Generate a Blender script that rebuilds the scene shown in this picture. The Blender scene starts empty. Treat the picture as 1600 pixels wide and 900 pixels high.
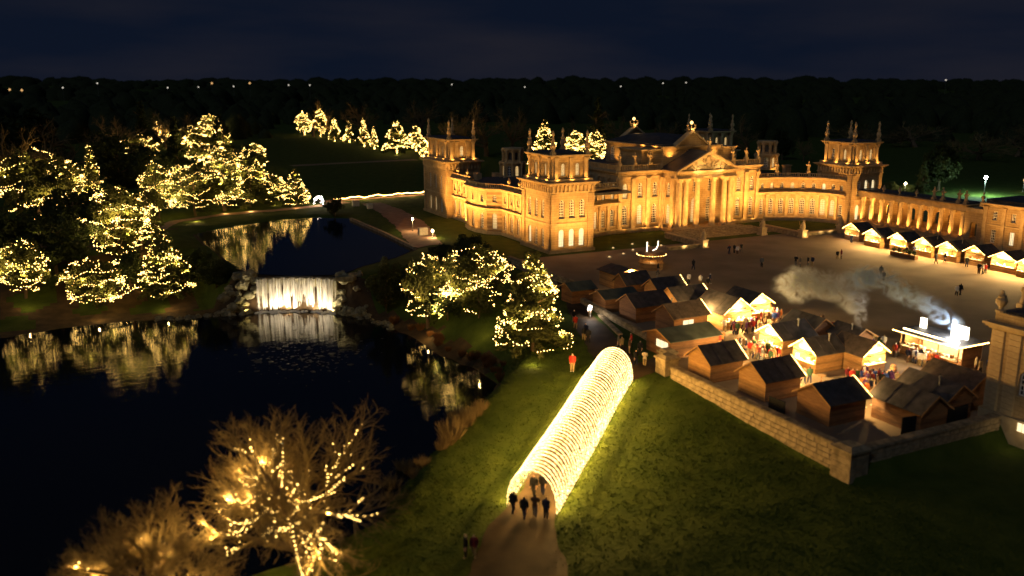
import bpy, math, random
import numpy as np
from mathutils import Vector, Matrix, noise as mnoise

sc = bpy.context.scene
COL = sc.collection
R = math.radians
random.seed(7)
rng = np.random.default_rng(7)

# ---------------------------------------------------------------- camera
# world axes: x runs along the palace's entrance front, y into the palace
F_PX, CAM_H, PITCH, YAW = 1400.0, 30.0, math.atan(325 / 1400.0), R(-26.5)
_U = (math.cos(R(26.5)), math.sin(R(26.5)))
CX, CY = -(6.7 * _U[0] + 155.8 * _U[1]), -(-6.7 * _U[1] + 155.8 * _U[0])
cam_d = bpy.data.cameras.new('camera')
cam = bpy.data.objects.new('camera', cam_d); COL.objects.link(cam)
cam.location = (CX, CY, CAM_H)
cam.rotation_euler = (R(90) - PITCH, 0, YAW)
cam_d.sensor_width = 36.0
cam_d.lens = 36.0 * F_PX / 1600.0
cam_d.clip_start = 0.5
cam_d.clip_end = 12000
cam_d.dof.use_dof = True
cam_d.dof.focus_distance = 150.0
cam_d.dof.aperture_fstop = 0.112
sc.camera = cam

# ---------------------------------------------------------------- night sky
wd = bpy.data.worlds.new('World'); sc.world = wd; wd.use_nodes = True
wn, wl = wd.node_tree.nodes, wd.node_tree.links
wn.clear()
w_out = wn.new('ShaderNodeOutputWorld'); w_bg = wn.new('ShaderNodeBackground')
w_sky = wn.new('ShaderNodeTexSky'); w_sky.sky_type = 'NISHITA'; w_sky.sun_disc = False
w_sky.sun_elevation = R(-4.0); w_sky.sun_rotation = R(200); w_sky.air_density = 1.0
w_sky.dust_density = 0.6; w_sky.ozone_density = 2.0
w_co = wn.new('ShaderNodeTexCoord'); w_mp = wn.new('ShaderNodeMapping')
w_mp.inputs['Scale'].default_value = (1.6, 1.6, 9.0)
w_no = wn.new('ShaderNodeTexNoise'); w_no.inputs['Scale'].default_value = 1.7; w_no.inputs['Detail'].default_value = 6.0
w_rp = wn.new('ShaderNodeValToRGB')
w_rp.color_ramp.elements[0].position = 0.40; w_rp.color_ramp.elements[0].color = (0.0035, 0.0062, 0.0150, 1)
w_rp.color_ramp.elements[1].position = 0.68; w_rp.color_ramp.elements[1].color = (0.0110, 0.0112, 0.0175, 1)
w_mx = wn.new('ShaderNodeMix'); w_mx.data_type = 'RGBA'; w_mx.blend_type = 'ADD'; w_mx.inputs[0].default_value = 1.0
w_sc = wn.new('ShaderNodeMix'); w_sc.data_type = 'RGBA'; w_sc.blend_type = 'MULTIPLY'; w_sc.inputs[0].default_value = 1.0
w_sc.inputs[7].default_value = (0.05, 0.05, 0.05, 1)
wl.new(w_co.outputs['Generated'], w_mp.inputs['Vector']); wl.new(w_mp.outputs['Vector'], w_no.inputs['Vector'])
wl.new(w_no.outputs['Fac'], w_rp.inputs['Fac'])
wl.new(w_sky.outputs['Color'], w_sc.inputs[6]); wl.new(w_sc.outputs[2], w_mx.inputs[6]); wl.new(w_rp.outputs['Color'], w_mx.inputs[7])
wl.new(w_mx.outputs[2], w_bg.inputs['Color']); w_bg.inputs['Strength'].default_value = 0.66
wl.new(w_bg.outputs['Background'], w_out.inputs['Surface'])
sun_d = bpy.data.lights.new('moon_light', 'SUN'); sun_d.energy = 0.12; sun_d.angle = R(0.5); sun_d.color = (0.75, 0.85, 1.0)
sun = bpy.data.objects.new('moon_light', sun_d); COL.objects.link(sun); sun.rotation_euler = (R(48), 0, R(-60))

sc.view_settings.view_transform = 'Standard'; sc.view_settings.look = 'None'
sc.view_settings.exposure = 0.8; sc.view_settings.gamma = 1.0
sc.view_settings.use_curve_mapping = False
cy = sc.cycles
cy.use_denoising = True
cy.max_bounces = 4; cy.diffuse_bounces = 2; cy.glossy_bounces = 2; cy.transmission_bounces = 2
cy.transparent_max_bounces = 12; cy.volume_bounces = 0
cy.sample_clamp_indirect = 4.0; cy.sample_clamp_direct = 0.0
cy.caustics_reflective = False; cy.caustics_refractive = False
cy.use_light_tree = True
cy.volume_step_rate = 2.0

# ---------------------------------------------------------------- helpers
def smooth(t):
    t = np.clip(t, 0.0, 1.0); return t * t * (3 - 2 * t)

def ray(px, py):
    a, b = (px - 800) / F_PX, (450 - py) / F_PX
    sp_, cp_ = math.sin(PITCH), math.cos(PITCH)
    wx, wy, wz = a, cp_ + b * sp_, -sp_ + b * cp_
    return wx * _U[0] + wy * _U[1], -wx * _U[1] + wy * _U[0], wz

def ptz(px, py, z):
    d = ray(px, py); t = (z - CAM_H) / d[2]
    return CX + d[0] * t, CY + d[1] * t, z

def at(px, py):                                   # the point of the terrain under a sight line
    z = 0.0
    for _ in range(12):
        x, y, _z = ptz(px, py, z); z = 0.5 * z + 0.5 * hz(x, y)
    return x, y, hz(x, y)

def depth(x, y):
    return (x - CX) * _U[1] + (y - CY) * _U[0]

def hat(py, x, y):                                # height of what is seen at image row py above (x, y)
    yy = depth(x, y); b = (450 - py) / F_PX; sp_, cp_ = math.sin(PITCH), math.cos(PITCH)
    return CAM_H + (b * yy * cp_ - yy * sp_) / (cp_ + b * sp_)

def mpp(x, y):                                    # metres per photograph pixel there
    return (depth(x, y) * math.cos(PITCH) + CAM_H * math.sin(PITCH)) / F_PX

class MB:
    def __init__(s): s.v, s.f, s.m = [], [], []
    def quad(s, a, b, c, d, m=0):
        n = len(s.v); s.v += [a, b, c, d]; s.f.append((n, n+1, n+2, n+3)); s.m.append(m)
    def poly(s, pts, m=0):
        n = len(s.v); s.v += list(pts); s.f.append(tuple(range(n, n+len(pts)))); s.m.append(m)
    def box(s, x0, x1, y0, y1, z0, z1, m=0):
        n = len(s.v)
        s.v += [(x0,y0,z0),(x1,y0,z0),(x1,y1,z0),(x0,y1,z0),(x0,y0,z1),(x1,y0,z1),(x1,y1,z1),(x0,y1,z1)]
        for q in ((0,3,2,1),(4,5,6,7),(0,1,5,4),(1,2,6,5),(2,3,7,6),(3,0,4,7)):
            s.f.append(tuple(n+i for i in q)); s.m.append(m)
    def obox(s, p0, p1, half, z0, z1, m=0, off=0.0):          # box along the line p0-p1
        d = Vector((p1[0]-p0[0], p1[1]-p0[1])); L = d.length
        if L < 1e-6: return
        d /= L; nx, ny = d.y, -d.x
        a = [(p0[0]+nx*(off+half), p0[1]+ny*(off+half)), (p1[0]+nx*(off+half), p1[1]+ny*(off+half)),
             (p1[0]+nx*(off-half), p1[1]+ny*(off-half)), (p0[0]+nx*(off-half), p0[1]+ny*(off-half))]
        s.prism(a, z0, z1, m)
    def prism(s, pts, z0, z1, m=0, top=1.0):
        k = len(pts); n = len(s.v)
        cx = sum(p[0] for p in pts)/k; cyy = sum(p[1] for p in pts)/k
        s.v += [(p[0], p[1], z0) for p in pts] + [(cx+(p[0]-cx)*top, cyy+(p[1]-cyy)*top, z1) for p in pts]
        s.f.append(tuple(n+i for i in range(k))[::-1]); s.m.append(m)
        s.f.append(tuple(n+k+i for i in range(k))); s.m.append(m)
        for i in range(k):
            j = (i+1) % k
            s.f.append((n+i, n+j, n+k+j, n+k+i)); s.m.append(m)
    def lathe(s, prof, cx=0, cyy=0, z=0, seg=10, m=0, phase=0.0):
        n = len(s.v)
        for (r, h) in prof:
            for k in range(seg):
                a = phase + 2*math.pi*k/seg
                s.v.append((cx+r*math.cos(a), cyy+r*math.sin(a), z+h))
        for i in range(len(prof)-1):
            for k in range(seg):
                j = (k+1) % seg
                s.f.append((n+i*seg+k, n+i*seg+j, n+(i+1)*seg+j, n+(i+1)*seg+k)); s.m.append(m)
        s.f.append(tuple(n+(len(prof)-1)*seg+k for k in range(seg))); s.m.append(m)
        s.f.append(tuple(n+k for k in range(seg))[::-1]); s.m.append(m)
    def tube(s, pts, r, seg=5, m=0):
        n = len(s.v); K = len(pts)
        for i, p in enumerate(pts):
            a = Vector(pts[max(i-1, 0)]); b = Vector(pts[min(i+1, K-1)])
            t = (b-a).normalized()
            u = t.cross(Vector((0, 0, 1)))
            if u.length < 1e-3: u = Vector((1, 0, 0))
            u.normalize(); w = t.cross(u)
            rr = r[i] if isinstance(r, (list, tuple)) else r
            for k in range(seg):
                an = 2*math.pi*k/seg
                q = Vector(p) + (u*math.cos(an) + w*math.sin(an))*rr
                s.v.append(tuple(q))
        for i in range(K-1):
            for k in range(seg):
                j = (k+1) % seg
                s.f.append((n+i*seg+k, n+i*seg+j, n+(i+1)*seg+j, n+(i+1)*seg+k)); s.m.append(m)
        s.f.append(tuple(n+k for k in range(seg))[::-1]); s.m.append(m)
        s.f.append(tuple(n+(K-1)*seg+k for k in range(seg))); s.m.append(m)
    def mesh(s, name, mats, sm=False):
        me = bpy.data.meshes.new(name); me.from_pydata(s.v, [], s.f)
        for m in mats: me.materials.append(m)
        if len(mats) > 1: me.polygons.foreach_set('material_index', s.m)
        if sm: me.polygons.foreach_set('use_smooth', [True]*len(me.polygons))
        me.update(); return me
    def build(s, name, mats, parent=None, sm=False):
        if not isinstance(mats, (list, tuple)): mats = [mats]
        return link(name, s.mesh(name, mats, sm), parent)

def link(name, me, parent=None, loc=(0, 0, 0), rz=0.0, scale=None):
    o = bpy.data.objects.new(name, me); COL.objects.link(o)
    o.location = loc; o.rotation_euler = (0, 0, rz)
    if scale is not None: o.scale = scale
    if parent is not None: o.parent = parent
    return o

def npmesh(name, v, f, mats, midx=None, sm=False):              # v (N,3), f (M,k) arrays
    me = bpy.data.meshes.new(name)
    v = np.ascontiguousarray(v, dtype=np.float32); f = np.ascontiguousarray(f, dtype=np.int32)
    k = f.shape[1]
    me.vertices.add(len(v)); me.vertices.foreach_set('co', v.ravel())
    me.loops.add(f.size); me.loops.foreach_set('vertex_index', f.ravel())
    me.polygons.add(len(f)); me.polygons.foreach_set('loop_start', np.arange(0, f.size, k, dtype=np.int32))
    for m in mats: me.materials.append(m)
    if midx is not None: me.polygons.foreach_set('material_index', np.ascontiguousarray(midx, dtype=np.int32))
    if sm: me.polygons.foreach_set('use_smooth', np.ones(len(f), dtype=bool))
    me.update(calc_edges=True); return me

def thing(name, loc, label, cat, group=None, rz=0.0, scale=None):
    o = link(name, None, None, loc, rz, scale); return tag(o, label, cat, group)

def tag(o, label=None, cat=None, group=None, kind=None):
    if label: o['label'] = label
    if cat: o['category'] = cat
    if group: o['group'] = group
    if kind: o['kind'] = kind
    return o

def point(loc, power, col=(1, .62, .24), radius=0.12, parent=None, name='lamp_light'):
    d = bpy.data.lights.new(name, 'POINT'); d.energy = power; d.color = col; d.shadow_soft_size = radius
    o = bpy.data.objects.new(name, d); COL.objects.link(o); o.location = loc
    if parent is not None: o.parent = parent
    return o

FLOODS = []
def flood(loc, target, power, col=(1, .60, .20), size=0.35, spread=130):
    d = bpy.data.lights.new('flood_light', 'AREA'); d.energy = power*.85; d.color = col; d.size = size; d.spread = R(spread)
    o = bpy.data.objects.new('flood_light', d); COL.objects.link(o); o.location = loc
    o.rotation_euler = (Vector(target) - Vector(loc)).to_track_quat('-Z', 'Y').to_euler()
    FLOODS.append((loc, target)); return o

# ---------------------------------------------------------------- materials
MATS = {}
def mat(name, col, rough=0.8, var=0.0, scale=3.0, col2=None, bump=0.0, bscale=20.0, spec=0.3, metal=0.0, coord='Object', stretch=(1, 1, 1), detail=5.0, bdist=0.05):
    m = bpy.data.materials.new(name); m.use_nodes = True
    n, l = m.node_tree.nodes, m.node_tree.links
    b = n['Principled BSDF']
    b.inputs['Roughness'].default_value = rough; b.inputs['Specular IOR Level'].default_value = spec
    b.inputs['Metallic'].default_value = metal
    c1 = (*col, 1)
    b.inputs['Base Color'].default_value = c1
    tc = n.new('ShaderNodeTexCoord'); mp = n.new('ShaderNodeMapping'); mp.inputs['Scale'].default_value = stretch
    l.new(tc.outputs[coord], mp.inputs['Vector'])
    if var > 0 or col2:
        t = n.new('ShaderNodeTexNoise'); t.inputs['Scale'].default_value = scale; t.inputs['Detail'].default_value = detail
        l.new(mp.outputs['Vector'], t.inputs['Vector'])
        rp = n.new('ShaderNodeValToRGB')
        rp.color_ramp.elements[0].position = 0.33; rp.color_ramp.elements[1].position = 0.67
        rp.color_ramp.elements[0].color = c1 if col2 else tuple(c*(1-var) for c in col) + (1,)
        rp.color_ramp.elements[1].color = (*col2, 1) if col2 else tuple(min(1, c*(1+var)) for c in col) + (1,)
        l.new(t.outputs['Fac'], rp.inputs['Fac']); l.new(rp.outputs['Color'], b.inputs['Base Color'])
    if bump > 0:
        t2 = n.new('ShaderNodeTexNoise'); t2.inputs['Scale'].default_value = bscale; t2.inputs['Detail'].default_value = 6
        l.new(mp.outputs['Vector'], t2.inputs['Vector'])
        bp = n.new('ShaderNodeBump'); bp.inputs['Strength'].default_value = bump; bp.inputs['Distance'].default_value = bdist
        l.new(t2.outputs['Fac'], bp.inputs['Height']); l.new(bp.outputs['Normal'], b.inputs['Normal'])
    MATS[name] = m; return m

def emit(name, col, strength, sampling='NONE'):
    m = bpy.data.materials.new(name); m.use_nodes = True
    n = m.node_tree.nodes; b = n['Principled BSDF']
    b.inputs['Base Color'].default_value = (0.02, 0.02, 0.02, 1)
    b.inputs['Emission Color'].default_value = (*col, 1); b.inputs['Emission Strength'].default_value = strength
    m.cycles.emission_sampling = sampling
    MATS[name] = m; return m

def courses(m, height, width, depth_=0.03, strength=0.8):       # fine ashlar joints as relief
    n, l = m.node_tree.nodes, m.node_tree.links
    b = n['Principled BSDF']
    geo = n.new('ShaderNodeNewGeometry'); sx = n.new('ShaderNodeSeparateXYZ'); l.new(geo.outputs['Position'], sx.inputs[0])
    ad = n.new('ShaderNodeMath'); ad.operation = 'ADD'; l.new(sx.outputs['X'], ad.inputs[0]); l.new(sx.outputs['Y'], ad.inputs[1])
    cb = n.new('ShaderNodeCombineXYZ'); l.new(ad.outputs[0], cb.inputs['X']); l.new(sx.outputs['Z'], cb.inputs['Y'])
    br = n.new('ShaderNodeTexBrick'); br.inputs['Scale'].default_value = 1.0
    br.inputs['Brick Width'].default_value = width; br.inputs['Row Height'].default_value = height
    br.inputs['Mortar Size'].default_value = 0.03; br.inputs['Mortar Smooth'].default_value = 0.4
    br.inputs['Color1'].default_value = (1, 1, 1, 1); br.inputs['Color2'].default_value = (.86, .86, .86, 1)
    br.inputs['Mortar'].default_value = (.55, .5, .45, 1)
    l.new(cb.outputs[0], br.inputs['Vector'])
    mx = n.new('ShaderNodeMix'); mx.data_type = 'RGBA'; mx.blend_type = 'MULTIPLY'; mx.inputs[0].default_value = 0.8
    src = b.inputs['Base Color'].links[0].from_socket
    l.new(src, mx.inputs[6]); l.new(br.outputs['Color'], mx.inputs[7]); l.new(mx.outputs[2], b.inputs['Base Color'])
    bp = n.new('ShaderNodeBump'); bp.inputs['Strength'].default_value = strength; bp.inputs['Distance'].default_value = depth_; bp.invert = True
    l.new(br.outputs['Fac'], bp.inputs['Height'])
    if b.inputs['Normal'].links: l.new(b.inputs['Normal'].links[0].from_socket, bp.inputs['Normal'])
    l.new(bp.outputs['Normal'], b.inputs['Normal'])
    return m

STONE = courses(mat('limestone', (.36, .245, .11), .85, col2=(.52, .37, .185), scale=.55, bump=.35, bscale=9), .42, 1.1)
TRIM = mat('dressed_limestone', (.40, .28, .135), .8, col2=(.55, .41, .22), scale=1.3, bump=.3, bscale=14)
OLDSTONE = mat('weathered_stone', (.16, .125, .07), .9, col2=(.36, .28, .16), scale=1.6, bump=.7, bscale=7, bdist=.08)
LEAD = mat('roof_lead', (.05, .05, .055), .55, var=.4, scale=.8, bump=.2, bscale=4)
FRAME = mat('white_painted_frame', (.72, .70, .64), .5)
GLASS = mat('dark_window_glass', (.015, .016, .02), .08, spec=.6)
GLOW = emit('lit_window', (1, .66, .26), .5)
GLOWW = emit('bright_lit_window', (1, .78, .42), .9)
BULB = emit('warm_bulb', (1, .58, .14), 11.0)
BULBT = emit('tunnel_bulb', (1, .66, .23), 5.6)
BULBW = emit('cool_bulb', (1, .93, .85), 14.0)
LAMP = emit('street_lamp_bulb', (1, .72, .38), 30.0)
LAMPC = emit('cold_lamp_bulb', (.75, 1, .95), 120.0)
FARL = emit('distant_pale_bulb', (1, .9, .75), .55)
AMBER = emit('distant_amber_bulb', (1, .55, .2), .5)
WIRE = mat('light_wire', (.02, .025, .015), .6)
STEEL = mat('painted_steel_hoop', (.25, .24, .22), .45, metal=.6)
GRASS = mat('lawn_grass', (.034, .058, .008), .95, col2=(.062, .088, .014), scale=.45, bump=.8, bscale=3.0, spec=.1, detail=10, bdist=.16)
GRAVEL = mat('court_gravel', (.16, .115, .07), .9, col2=(.25, .185, .12), scale=.14, bump=.5, bscale=6, detail=8)
PATHM = mat('path_tarmac', (.034, .021, .010), .75, col2=(.075, .047, .022), scale=.45, bump=.3, bscale=9, spec=.2)
REDPATH = mat('terrace_hoggin', (.20, .11, .07), .9, col2=(.28, .17, .11), scale=.6, bump=.4, bscale=9)
SOIL = mat('bank_soil', (.035, .022, .010), .95, col2=(.075, .045, .018), scale=.7, bump=.8, bscale=3)
ROCK = mat('mossy_rock', (.11, .10, .05), .9, col2=(.30, .27, .16), scale=1.2, bump=.9, bscale=5, bdist=.15)
BARK = mat('bark', (.085, .058, .032), .9, col2=(.16, .11, .06), scale=3, bump=.6, bscale=12)
TWIG = mat('twig', (.15, .105, .04), .9, col2=(.24, .17, .07), scale=1.0)
LEAF = mat('evergreen_leaf', (.040, .052, .012), .7, col2=(.095, .100, .028), scale=.9)
LEAFD = mat('dark_needle', (.020, .034, .011), .8, col2=(.045, .062, .018), scale=.9)
def translucent(m, f):                                       # thin leaves pass some light
    n, l = m.node_tree.nodes, m.node_tree.links; b = n['Principled BSDF']; o = n['Material Output']
    t = n.new('ShaderNodeBsdfTranslucent'); x = n.new('ShaderNodeMixShader'); x.inputs[0].default_value = f
    l.new(b.inputs['Base Color'].links[0].from_socket, t.inputs['Color']); l.new(b.outputs[0], x.inputs[1]); l.new(t.outputs[0], x.inputs[2]); l.new(x.outputs[0], o.inputs['Surface'])
translucent(LEAF, .45); translucent(LEAFD, .35)
FERN = mat('dead_fern', (.15, .062, .016), .9, col2=(.24, .12, .035), scale=1.2)
REED = mat('dry_reed', (.12, .085, .035), .9, col2=(.20, .145, .065), scale=1.5)
PINE = mat('chalet_pine', (.30, .155, .05), .7, col2=(.42, .23, .08), scale=1.6, stretch=(1, 1, 7), bump=.5, bscale=3)
OAK = mat('chalet_brown_boards', (.16, .075, .03), .7, col2=(.25, .12, .045), scale=1.6, stretch=(1, 1, 7), bump=.5, bscale=3)
def boards(m, pitch):                                        # relief of overlapping boards
    n, l = m.node_tree.nodes, m.node_tree.links; b = n['Principled BSDF']
    g = n.new('ShaderNodeNewGeometry'); s = n.new('ShaderNodeSeparateXYZ'); l.new(g.outputs['Position'], s.inputs[0])
    d = n.new('ShaderNodeMath'); d.operation = 'DIVIDE'; d.inputs[1].default_value = pitch; l.new(s.outputs['Z'], d.inputs[0])
    f = n.new('ShaderNodeMath'); f.operation = 'FRACT'; l.new(d.outputs[0], f.inputs[0])
    bp = n.new('ShaderNodeBump'); bp.inputs['Strength'].default_value = 1; bp.inputs['Distance'].default_value = .06; bp.invert = True
    l.new(f.outputs[0], bp.inputs['Height']); l.new(b.inputs['Normal'].links[0].from_socket, bp.inputs['Normal']); l.new(bp.outputs['Normal'], b.inputs['Normal'])
    fl = n.new('ShaderNodeMath'); fl.operation = 'FLOOR'; l.new(d.outputs[0], fl.inputs[0]); w = n.new('ShaderNodeTexWhiteNoise'); w.noise_dimensions = '1D'; l.new(fl.outputs[0], w.inputs['W'])
    mr = n.new('ShaderNodeMapRange'); mr.inputs['To Min'].default_value = .75; mr.inputs['To Max'].default_value = 1.15; l.new(w.outputs['Value'], mr.inputs['Value'])
    mx = n.new('ShaderNodeMix'); mx.data_type = 'RGBA'; mx.blend_type = 'MULTIPLY'; mx.inputs[0].default_value = 1
    l.new(b.inputs['Base Color'].links[0].from_socket, mx.inputs[6]); l.new(mr.outputs['Result'], mx.inputs[7]); l.new(mx.outputs[2], b.inputs['Base Color'])
FELTB = mat('brown_shingle_felt', (.055, .040, .030), .7, col2=(.105, .080, .060), scale=2.2, bump=.5, bscale=9)
boards(PINE, .24); boards(OAK, .24)
FELT = mat('roofing_felt', (.040, .036, .034), .6, col2=(.085, .075, .070), scale=1.4, bump=.3, bscale=18)
FELTG = mat('green_canvas', (.045, .055, .042), .6, col2=(.085, .10, .08), scale=.8, bump=.3, bscale=6)
CREAM = mat('cream_boards', (.62, .52, .36), .7, var=.15, scale=3)
DARKF = mat('dark_screen_cloth', (.010, .010, .010), .8, var=.3)
METAL = mat('steel_bollard', (.30, .30, .30), .35, metal=.8)

def water(name, col, rough, bs, dist, stretch):
    m = mat(name, col, rough, spec=.5)
    n, l = m.node_tree.nodes, m.node_tree.links; b = n['Principled BSDF']
    b.inputs['IOR'].default_value = 1.33
    g = n.new('ShaderNodeNewGeometry'); mp = n.new('ShaderNodeMapping'); mp.inputs['Scale'].default_value = stretch
    mp.inputs['Rotation'].default_value = (0, 0, R(26.5))
    l.new(g.outputs['Position'], mp.inputs['Vector'])
    t = n.new('ShaderNodeTexNoise'); t.inputs['Scale'].default_value = bs; t.inputs['Detail'].default_value = 4
    t2 = n.new('ShaderNodeTexNoise'); t2.inputs['Scale'].default_value = bs*5; t2.inputs['Detail'].default_value = 2
    l.new(mp.outputs['Vector'], t.inputs['Vector']); l.new(mp.outputs['Vector'], t2.inputs['Vector'])
    ad = n.new('ShaderNodeMath'); ad.operation = 'MULTIPLY_ADD'; ad.inputs[1].default_value = .22
    l.new(t2.outputs['Fac'], ad.inputs[0]); l.new(t.outputs['Fac'], ad.inputs[2])
    bp = n.new('ShaderNodeBump'); bp.inputs['Strength'].default_value = 1.0; bp.inputs['Distance'].default_value = dist
    l.new(ad.outputs[0], bp.inputs['Height']); l.new(bp.outputs['Normal'], b.inputs['Normal'])
    return m
WATER = water('lake_water', (.003, .005, .008), .04, .5, .02, (1, 1.9, 1))
WATER2 = water('pool_water', (.004, .006, .011), .035, .5, .013, (1, 1.9, 1))

# ---------------------------------------------------------------- terrain
LOW, UPP = -5.5, -0.4
low_poly = [ptz(*p, LOW)[:2] for p in [(-500, 545), (-200, 540), (0, 530), (100, 514), (200, 503), (290, 499), (350, 492), (385, 490), (403, 487),
            (460, 486), (525, 487), (560, 497), (600, 508), (645, 530), (690, 558), (745, 580), (772, 600), (768, 628), (735, 660),
            (700, 692), (655, 735), (620, 765), (596, 800), (555, 850), (440, 905), (250, 960), (0, 1010), (-400, 1040)]]
upp_poly = [ptz(*p, UPP)[:2] for p in [(396, 427), (460, 430), (532, 428), (565, 415), (615, 402), (648, 388), (600, 364), (548, 342), (490, 341), (440, 344),
            (390, 351), (345, 358), (310, 366), (322, 380), (352, 402), (372, 418)]]

def sdf(poly, X, Y):
    d = np.full(X.shape, 1e9); inside = np.zeros(X.shape, bool)
    n = len(poly)
    for i in range(n):
        ax, ay = poly[i]; bx, by = poly[(i+1) % n]
        ex, ey = bx-ax, by-ay
        t = np.clip(((X-ax)*ex + (Y-ay)*ey)/(ex*ex+ey*ey), 0, 1)
        d = np.minimum(d, np.hypot(X-ax-t*ex, Y-ay-t*ey))
        c = (ay > Y) != (by > Y)
        with np.errstate(divide='ignore', invalid='ignore'):
            xi = ax + (Y-ay)*ex/(ey if abs(ey) > 1e-9 else 1e-9)
        inside ^= c & (X < xi)
    return np.where(inside, -d, d)

def vnoise(X, Y, s, seed=0):
    r = np.random.default_rng(seed); ph = r.uniform(0, 6.28, (7, 2)); an = r.uniform(0, 6.28, 7); fr = r.uniform(.6, 1.7, 7)
    out = np.zeros(X.shape)
    for i in range(7):
        out += np.sin((X*math.cos(an[i]) + Y*math.sin(an[i]))*fr[i]/s*2*math.pi + ph[i, 0])
    return out/7.0

def height(X, Y):
    lawn = -(1.5*smooth((-58-Y)/30) + 1.1*smooth((-22-X)/26)*smooth((-42-Y)/22))
    lawn = lawn + 0.16*vnoise(X, Y, 9, 1)*smooth((-24-X)/6) + .07*vnoise(X, Y, 3.2, 5)*smooth((-24-X)/6)
    court = (X > -20.9) & (Y > -88.6) & (Y < -60)
    base = np.where(court, 0.0, lawn)
    flat = (X > -12.5) & (Y > -60) & (X < 110) & (Y < 70)
    base = np.where(flat, 0.0, base)
    dl = sdf(low_poly, X, Y)
    w = np.full(X.shape, 4.0)
    w = np.where(Y > -45, 12.0, w)
    w = np.where((X < -56) & (Y > -2), 34.0, w)
    ddam = np.hypot((X+45)/9.0, (Y-1)/7.0)
    w = 1.8 + (w-1.8)*smooth((ddam-1.0)/0.9)
    bank = np.where(dl < 0, LOW + np.maximum(dl, -5)*.55, LOW + (base-LOW)*smooth(dl/w))
    h = np.where(dl < w, bank, base)
    du = sdf(upp_poly, X, Y)
    pool = np.where(du < 0, UPP - .25 + np.maximum(du, -4)*.5, UPP - .25 + .27*np.clip(du/.8, 0, 1) + .4*smooth((du-.8)/3))
    h = np.where(du < 4, np.minimum(h, pool), h)
    dist = np.hypot(X-CX, Y-CY)
    far = smooth((dist-700)/2600)
    h = h + far*(9 + 18*vnoise(X, Y, 2600, 3) + 8*vnoise(X, Y, 900, 4))
    h = h + 1.0*smooth((X+60)/-40.)*smooth((Y-20)/50)*vnoise(X, Y, 40, 6)
    return h

def axis(a, b, lo, hi, step=1.0):
    core = list(np.arange(a, b+.01, step)); s = step; up = [core[-1]]
    while up[-1] < hi: s *= 1.22; up.append(up[-1]+s)
    s = step; dn = [core[0]]
    while dn[-1] > lo: s *= 1.22; dn.append(dn[-1]-s)
    return np.array(dn[::-1][:-1] + core + up[1:])
GXS = axis(-118.5, 20.5, -6500, 6500); GYS = axis(-110.5, 70.5, -3000, 7000)
_X, _Y = np.meshgrid(GXS, GYS, indexing='ij'); GZ = height(_X, _Y)

def hz(x, y):
    i = int(np.clip(np.searchsorted(GXS, x)-1, 0, len(GXS)-2)); j = int(np.clip(np.searchsorted(GYS, y)-1, 0, len(GYS)-2))
    a = (x-GXS[i])/(GXS[i+1]-GXS[i]); b = (y-GYS[j])/(GYS[j+1]-GYS[j])
    a = min(max(a, 0), 1); b = min(max(b, 0), 1)
    return float((GZ[i, j]*(1-a)+GZ[i+1, j]*a)*(1-b) + (GZ[i, j+1]*(1-a)+GZ[i+1, j+1]*a)*b)

nx, ny = len(GXS), len(GYS)
idx = np.arange(nx*ny).reshape(nx, ny)
gf = np.stack([idx[:-1, :-1].ravel(), idx[1:, :-1].ravel(), idx[1:, 1:].ravel(), idx[:-1, 1:].ravel()], 1)
gv = np.stack([_X.ravel(), _Y.ravel(), GZ.ravel()], 1)
fc = gv[gf].mean(1)
dl = sdf(low_poly, fc[:, 0], fc[:, 1]); du_ = sdf(upp_poly, fc[:, 0], fc[:, 1])
woods = (fc[:, 0] < -46) & (fc[:, 1] > 2) & (du_ > 7) & (dl < 60) & (fc[:, 1] < 60)
soil = ((dl < 3.2 + 1.5*vnoise(fc[:, 0], fc[:, 1], 11, 9)) & (fc[:, 1] > -40)) | (dl < .8) | (du_ < .6) | (woods & (vnoise(fc[:, 0], fc[:, 1], 14, 12) > -.1))
link('ground', npmesh('ground', gv, gf, [GRASS, SOIL], soil.astype(int), True))['kind'] = 'structure'

def sheet(name, pts, z, m):
    mb = MB(); mb.poly([(p[0], p[1], z) for p in pts]); o = mb.build(name, m)
    o['kind'] = 'structure'; return o
def grow(poly, k):
    c = np.mean(poly, 0); return [tuple(c + (np.array(p)-c)*(1+k/ max(np.linalg.norm(np.array(p)-c), 1e-6))) for p in poly]
sheet('lower_lake', grow(low_poly, .7), LOW, WATER)
sheet('upper_lake', grow(upp_poly, .5), UPP, WATER2)

# the gravelled great court
sheet('court', [(-20.7, -88), (-20.5, -63.6), (-16.0, -57), (-14.4, -53), (-13.0, -40), (-11.6, -26), (-10.5, -2.0), (78, -2.0), (78, -88)], .022, GRAVEL)

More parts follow.
